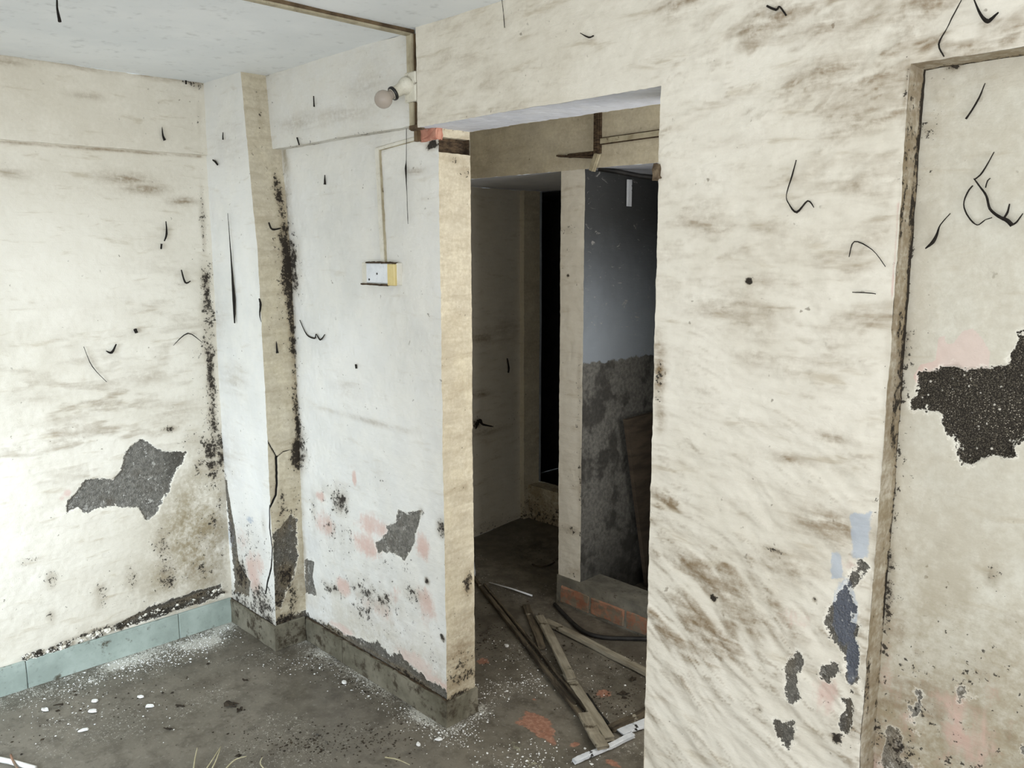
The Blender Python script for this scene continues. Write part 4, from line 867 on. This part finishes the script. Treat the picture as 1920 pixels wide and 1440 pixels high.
flake('plaster_chip', 950, 1211, .014, 'chip', 'bright white chip left of the lath pile', asp=.7, rot=.1)
flake('plaster_chip', 784, 1396, .010, 'chip', 'small white chip nearest the bottom edge', asp=.8, rot=.1)
flake('dry_leaf', 434, 1322, .032, 'leaf', 'crumpled dark leaf litter lying on the middle floor', 'leaf', .6, .6, .012, 11)
flake('dry_leaf', 448, 1332, .022, 'leaf', 'smaller dark leaf beside the crumpled litter', 'leaf', .6, 2.1, .010, 9)
flake('dry_leaf', 110, 1324, .020, 'leaf', 'dark leaf scrap beside the flat pale chip', 'leaf', .35, .9, .008, 8)
flake('dry_leaf', 338, 1326, .024, 'leaf', 'thin dark scrap lying level on the left floor', 'leaf', .14, .75, .006, 8)
flake('dry_leaf', 460, 1277, .018, 'leaf', 'dark scrap in front of the column foot', 'leaf', .3, .8, .008, 8)
flake('dry_leaf', 315, 1368, .022, 'leaf', 'thin dark twiggy scrap on the mid foreground', 'leaf', .2, .8, .008, 8)
flake('dry_leaf', 1186, 1275, .028, 'leaf', 'dark curled leaf near the right doorway edge', 'leaf', .5, 1.9, .02, 9)
flake('dry_leaf', 1170, 1302, .030, 'leaf', 'blackened leaf below the curled one', 'leaf', .7, .6, .012, 9)

# tiny debris nobody could count: plaster crumbs and dark crumbs
def scatter(name, spec, mat, label, cat_, size, flat=.5):
    V = []; Fc = []; rg = random.Random(31)
    for pts, wid, cnt in spec:
        wp = [FP.uv(*q) for q in pts]
        for _ in range(cnt):
            k = rg.randrange(len(wp)-1) if len(wp) > 1 else 0; t = rg.random(); a = wp[k]; b = wp[min(k+1, len(wp)-1)]
            x = a[0]+(b[0]-a[0])*t+rg.gauss(0, wid); y = a[1]+(b[1]-a[1])*t+rg.gauss(0, wid)
            if x < -3.58 or (x < -3.16 and y > 1.64) or (-3.2 < x < -2.18 and 1.79 < y < 1.97) or (x > -1.28 and 1.74 < y < 1.97): continue
            r = size*math.exp(rg.gauss(0, .45)); th = rg.random()*6.28; n = len(V); h = r*flat
            for i in range(4):
                q = th+i*1.57; rr = r*rg.uniform(.6, 1.2); V.append((x+math.cos(q)*rr, y+math.sin(q)*rr, .0005))
            V.append((x+rg.uniform(-.3, .3)*r, y+rg.uniform(-.3, .3)*r, .001+h))
            for i in range(4): Fc.append((n+i, n+(i+1) % 4, n+4))
    o = mesh_obj(name, V, Fc, M[mat]); o['kind'] = 'stuff'; return tag(o, label, cat_)
scatter('plaster_crumbs', [([(60, 1300), (200, 1258), (330, 1215), (425, 1185)], .07, 900), ([(240, 1245), (350, 1212)], .07, 500), ([(590, 1225), (700, 1285), (830, 1368)], .06, 350), ([(840, 1372), (895, 1345)], .05, 160),
    ([(780, 1330), (850, 1385)], .05, 160), ([(880, 1300), (960, 1290), (1010, 1275)], .05, 260), ([(900, 1420), (1080, 1430)], .07, 250), ([(940, 1200), (1000, 1250), (1180, 1270)], .14, 160), ([(0, 1340), (300, 1330)], .12, 150), ([(500, 1240), (600, 1250)], .06, 80), ([(1100, 1340), (1190, 1340)], .05, 60)],
    'chip', 'small white plaster crumbs strewn along the foot of the walls', 'debris', .0023)
scatter('dark_crumbs', [([(0, 1330), (400, 1300)], .15, 220), ([(480, 1390), (760, 1390)], .06, 420), ([(900, 1130), (940, 1220)], .09, 500), ([(930, 1030), (1040, 1040)], .12, 500), ([(1100, 1330), (1190, 1300)], .08, 200), ([(600, 1230), (820, 1350)], .06, 200), ([(450, 1340), (480, 1370)], .05, 60), ([(1020, 1230), (1180, 1240)], .1, 160)],
    'leaf', 'small dark crumbs of dirt scattered over the floor', 'debris', .0030, .35)
# flaking plaster lip along the left skirting
rg = random.Random(5); V = []; Fc = []
for i in range(90):
    q = rg.random(); px = 40+q*380; py = 1243-q*130; c = P(px, py-rg.uniform(0, 12), 0, -3.60); r = rg.uniform(.004, .014); n = len(V)
    for k in range(5):
        t = k*1.256+rg.random(); V.append((-3.606+rg.uniform(0, .01), c.y+math.cos(t)*r*1.5, c.z+math.sin(t)*r*.8))
    V.append((-3.594+rg.uniform(0, .004), c.y, c.z))
    for k in range(5): Fc.append((n+k, n+(k+1) % 5, n+5))
o = mesh_obj('plaster_curls', V, Fc, M['plaster'], bpy.data.objects['wall_left']); o['kind'] = 'stuff'

# soot-coated cobweb strands, each an object of its own
ZH = P(108, -30, 2, ZC)
webs = [
 (1, ZH.y, [(107, -28), (108, 5), (108, 22), (112, 40)], [2, 4, 5, 8], 'black cobweb strand hanging from the ceiling at far left'),
 (0, -3.585, [(347, 120), (348, 142), (349, 158)], [1, 4, 4], 'short black strand hanging by the ceiling corner'),
 (0, -3.583, [(304, 238), (306, 252), (309, 263)], [1, 4, 7], 'drop shaped black strand on the left beam'),
 (0, -3.598, [(311, 415), (312, 438), (308, 452)], [2, 5, 3], 'hooked black strand on the left wall below the brown smear'),
 (0, -3.598, [(303, 457), (302, 467)], [5, 4], 'stubby black strand under the hooked one'),
 (0, -3.598, [(340, 506), (347, 529), (357, 527)], [3, 5, 2], 'black strand bent like a tick near the mouldy corner'),
 (0, -3.598, [(253, 617), (256, 624)], [8, 8], 'round black soot blob on the bright left wall'),
 (0, -3.598, [(199, 658), (210, 661), (218, 645)], [2, 6, 3], 'curved black strand like a smile on the bright left wall'),
 (0, -3.600, [(157, 650), (172, 687), (200, 716)], [1, 2, 1], 'fine grey thread slanting across the bright left wall'),
 (0, -3.598, [(325, 648), (352, 624), (380, 643)], [1, 3, 1], 'peaked thin strand reaching the mouldy corner'),
 (1, 1.655, [(427, 400), (431, 450), (434, 500), (438, 562), (440, 606)], [1, 2, 4, 8, 3], 'longest black streak of soot hanging on the corner column'),
 (1, 1.655, [(399, 300), (404, 304), (408, 309)], [3, 5, 4], 'small slanted black strand high on the column'),
 (1, 1.655, [(418, 248), (418, 262)], [2, 4], 'tiny upright strand high on the column face'),
 (0, -3.183, [(504, 417), (511, 429), (526, 428)], [4, 5, 3], 'bent black strand on the column side'),
 (0, -3.181, [(518, 640), (520, 662)], [1, 7], 'wedge shaped black strand low on the column side'),
 (1, 1.653, [(486, 560), (489, 572), (487, 590), (490, 604)], [4, 6, 3, 1], 'black soot tuft on the column arris'),
 (1, 1.765, [(588, 180), (589, 200)], [2, 4], 'short straight strand high on the back beam'),
 (1, 1.765, [(557, 258), (561, 272)], [4, 3], 'short strand at the lower edge of the back beam'),
 (1, 1.808, [(609, 328), (609, 346)], [2, 6], 'black drop shaped strand on the pale wall below the beam'),
 (1, 1.808, [(562, 600), (575, 627), (591, 635), (593, 627), (601, 637), (609, 627)], [2, 3, 4, 2, 4, 2], 'zigzag strand on the pale wall beside the mouldy corner'),
 (1, 1.808, [(667, 683), (668, 691)], [5, 5], 'small black fleck in the middle of the pale wall'),
 (1, 1.800, [(762, 240), (762, 300), (762, 315), (763, 360), (765, 420)], [1, 1, 5, 1, 1], 'hair thin thread hanging from the back beam'),
 (1, 1.748, [(941, 0), (944, 25), (946, 52)], [1, 1.5, 2], 'fine thread above the doorway lintel'),
 (1, 1.746, [(1088, 62), (1103, 70), (1113, 67)], [1, 4, 3], 'thin curled strand on the lintel'),
 (1, 1.746, [(1438, 11), (1455, 18), (1463, 13), (1474, 29)], [5, 6, 4, 4], 'black branched strand at the top of the pier'),
 (1, 1.746, [(1493, 300), (1484, 330), (1474, 365), (1478, 382), (1495, 397), (1513, 378), (1526, 389)], [1, 4, 2, 3, 6, 4, 1.5], 'hook shaped strand on the pier right of the doorway'),
 (1, 1.746, [(1592, 482), (1600, 452), (1636, 468), (1660, 500)], [1, 3, 2, 1], 'thin angled thread beside the niche edge'),
 (1, 1.746, [(1598, 548), (1622, 550), (1642, 551)], [1, 3, 1], 'level thread on the pier by the niche edge'),
 (1, 1.746, [(1803, 0), (1787, 30), (1775, 52), (1760, 82), (1770, 106)], [2, 3, 2, 4, 3], 'long kinked strand above the niche head'),
 (1, 1.740, [(1824, -6), (1836, 28), (1848, 41), (1860, 37), (1872, 23)], [2, 6, 9, 7, 3], 'thick black strand bent like a hook above the niche'),
 (1, 1.825, [(1847, 156), (1838, 184), (1822, 205), (1811, 223)], [2, 4, 4, 5], 'slanting black strand high in the niche'),
 (1, 1.820, [(1826, 335), (1838, 350), (1848, 368), (1856, 392), (1872, 406), (1888, 414), (1898, 423)], [3, 4, 5, 6, 7, 9, 10], 'thickest branching black strand inside the niche'),
 (1, 1.822, [(1893, 382), (1890, 400), (1880, 412)], [3, 5, 5], 'short branch rising from the thickest niche strand'),
 (1, 1.822, [(1918, 400), (1908, 416), (1897, 422)], [2, 4, 5], 'curling end strand at the right picture edge'),
 (1, 1.825, [(1824, 348), (1812, 360), (1805, 384), (1816, 408), (1832, 420), (1848, 414), (1860, 408)], [3, 4, 3, 4, 3, 2, 2], 'looping thin strand left of the thickest niche strand'),
 (1, 1.825, [(1864, 285), (1843, 322), (1828, 336)], [1, 4, 3], 'slim strand rising above the looping strand'),
 (1, 1.825, [(1848, 352), (1850, 340), (1857, 334)], [3, 3, 2], 'tiny forked strand between the niche strands'),
 (1, 1.822, [(1782, 400), (1765, 420), (1758, 440), (1750, 455), (1735, 466)], [1, 3, 6, 9, 3], 'black strand with a claw shaped end in the niche'),
 (0, -3.655, [(951, 672), (954, 690), (953, 699)], [3, 5, 4], 'black strand on the dim recess wall'),
 (0, -3.640, [(892, 804), (899, 788), (905, 796), (925, 800)], [3, 9, 6, 2], 'splayed black soot tuft low on the dim recess wall'),
]
for ax_, val, q, wd, lab in webs:
    pts = [P(x, y, ax_, val) for x, y in q]
    dist = (pts[0]-Vector((0, 0, CAM_H))).length; k = dist/F_PX*0.5
    for i in range(1, len(pts)-1): pts[i] = pts[i]+Vector((R.uniform(-.002, .002), R.uniform(-.002, .002), R.uniform(-.002, .002)))
    o = tube('cobweb_strand', pts, [max(w*k*.72, .0009) for w in wd], M['soot_web'], seg=6, sub=4)
    for v in o.data.vertices: v.co += Vector((R.uniform(-1, 1), R.uniform(-1, 1), R.uniform(-1, 1)))*k*.35
    recenter(o, pts[0]); tag(o, lab, 'cobweb')
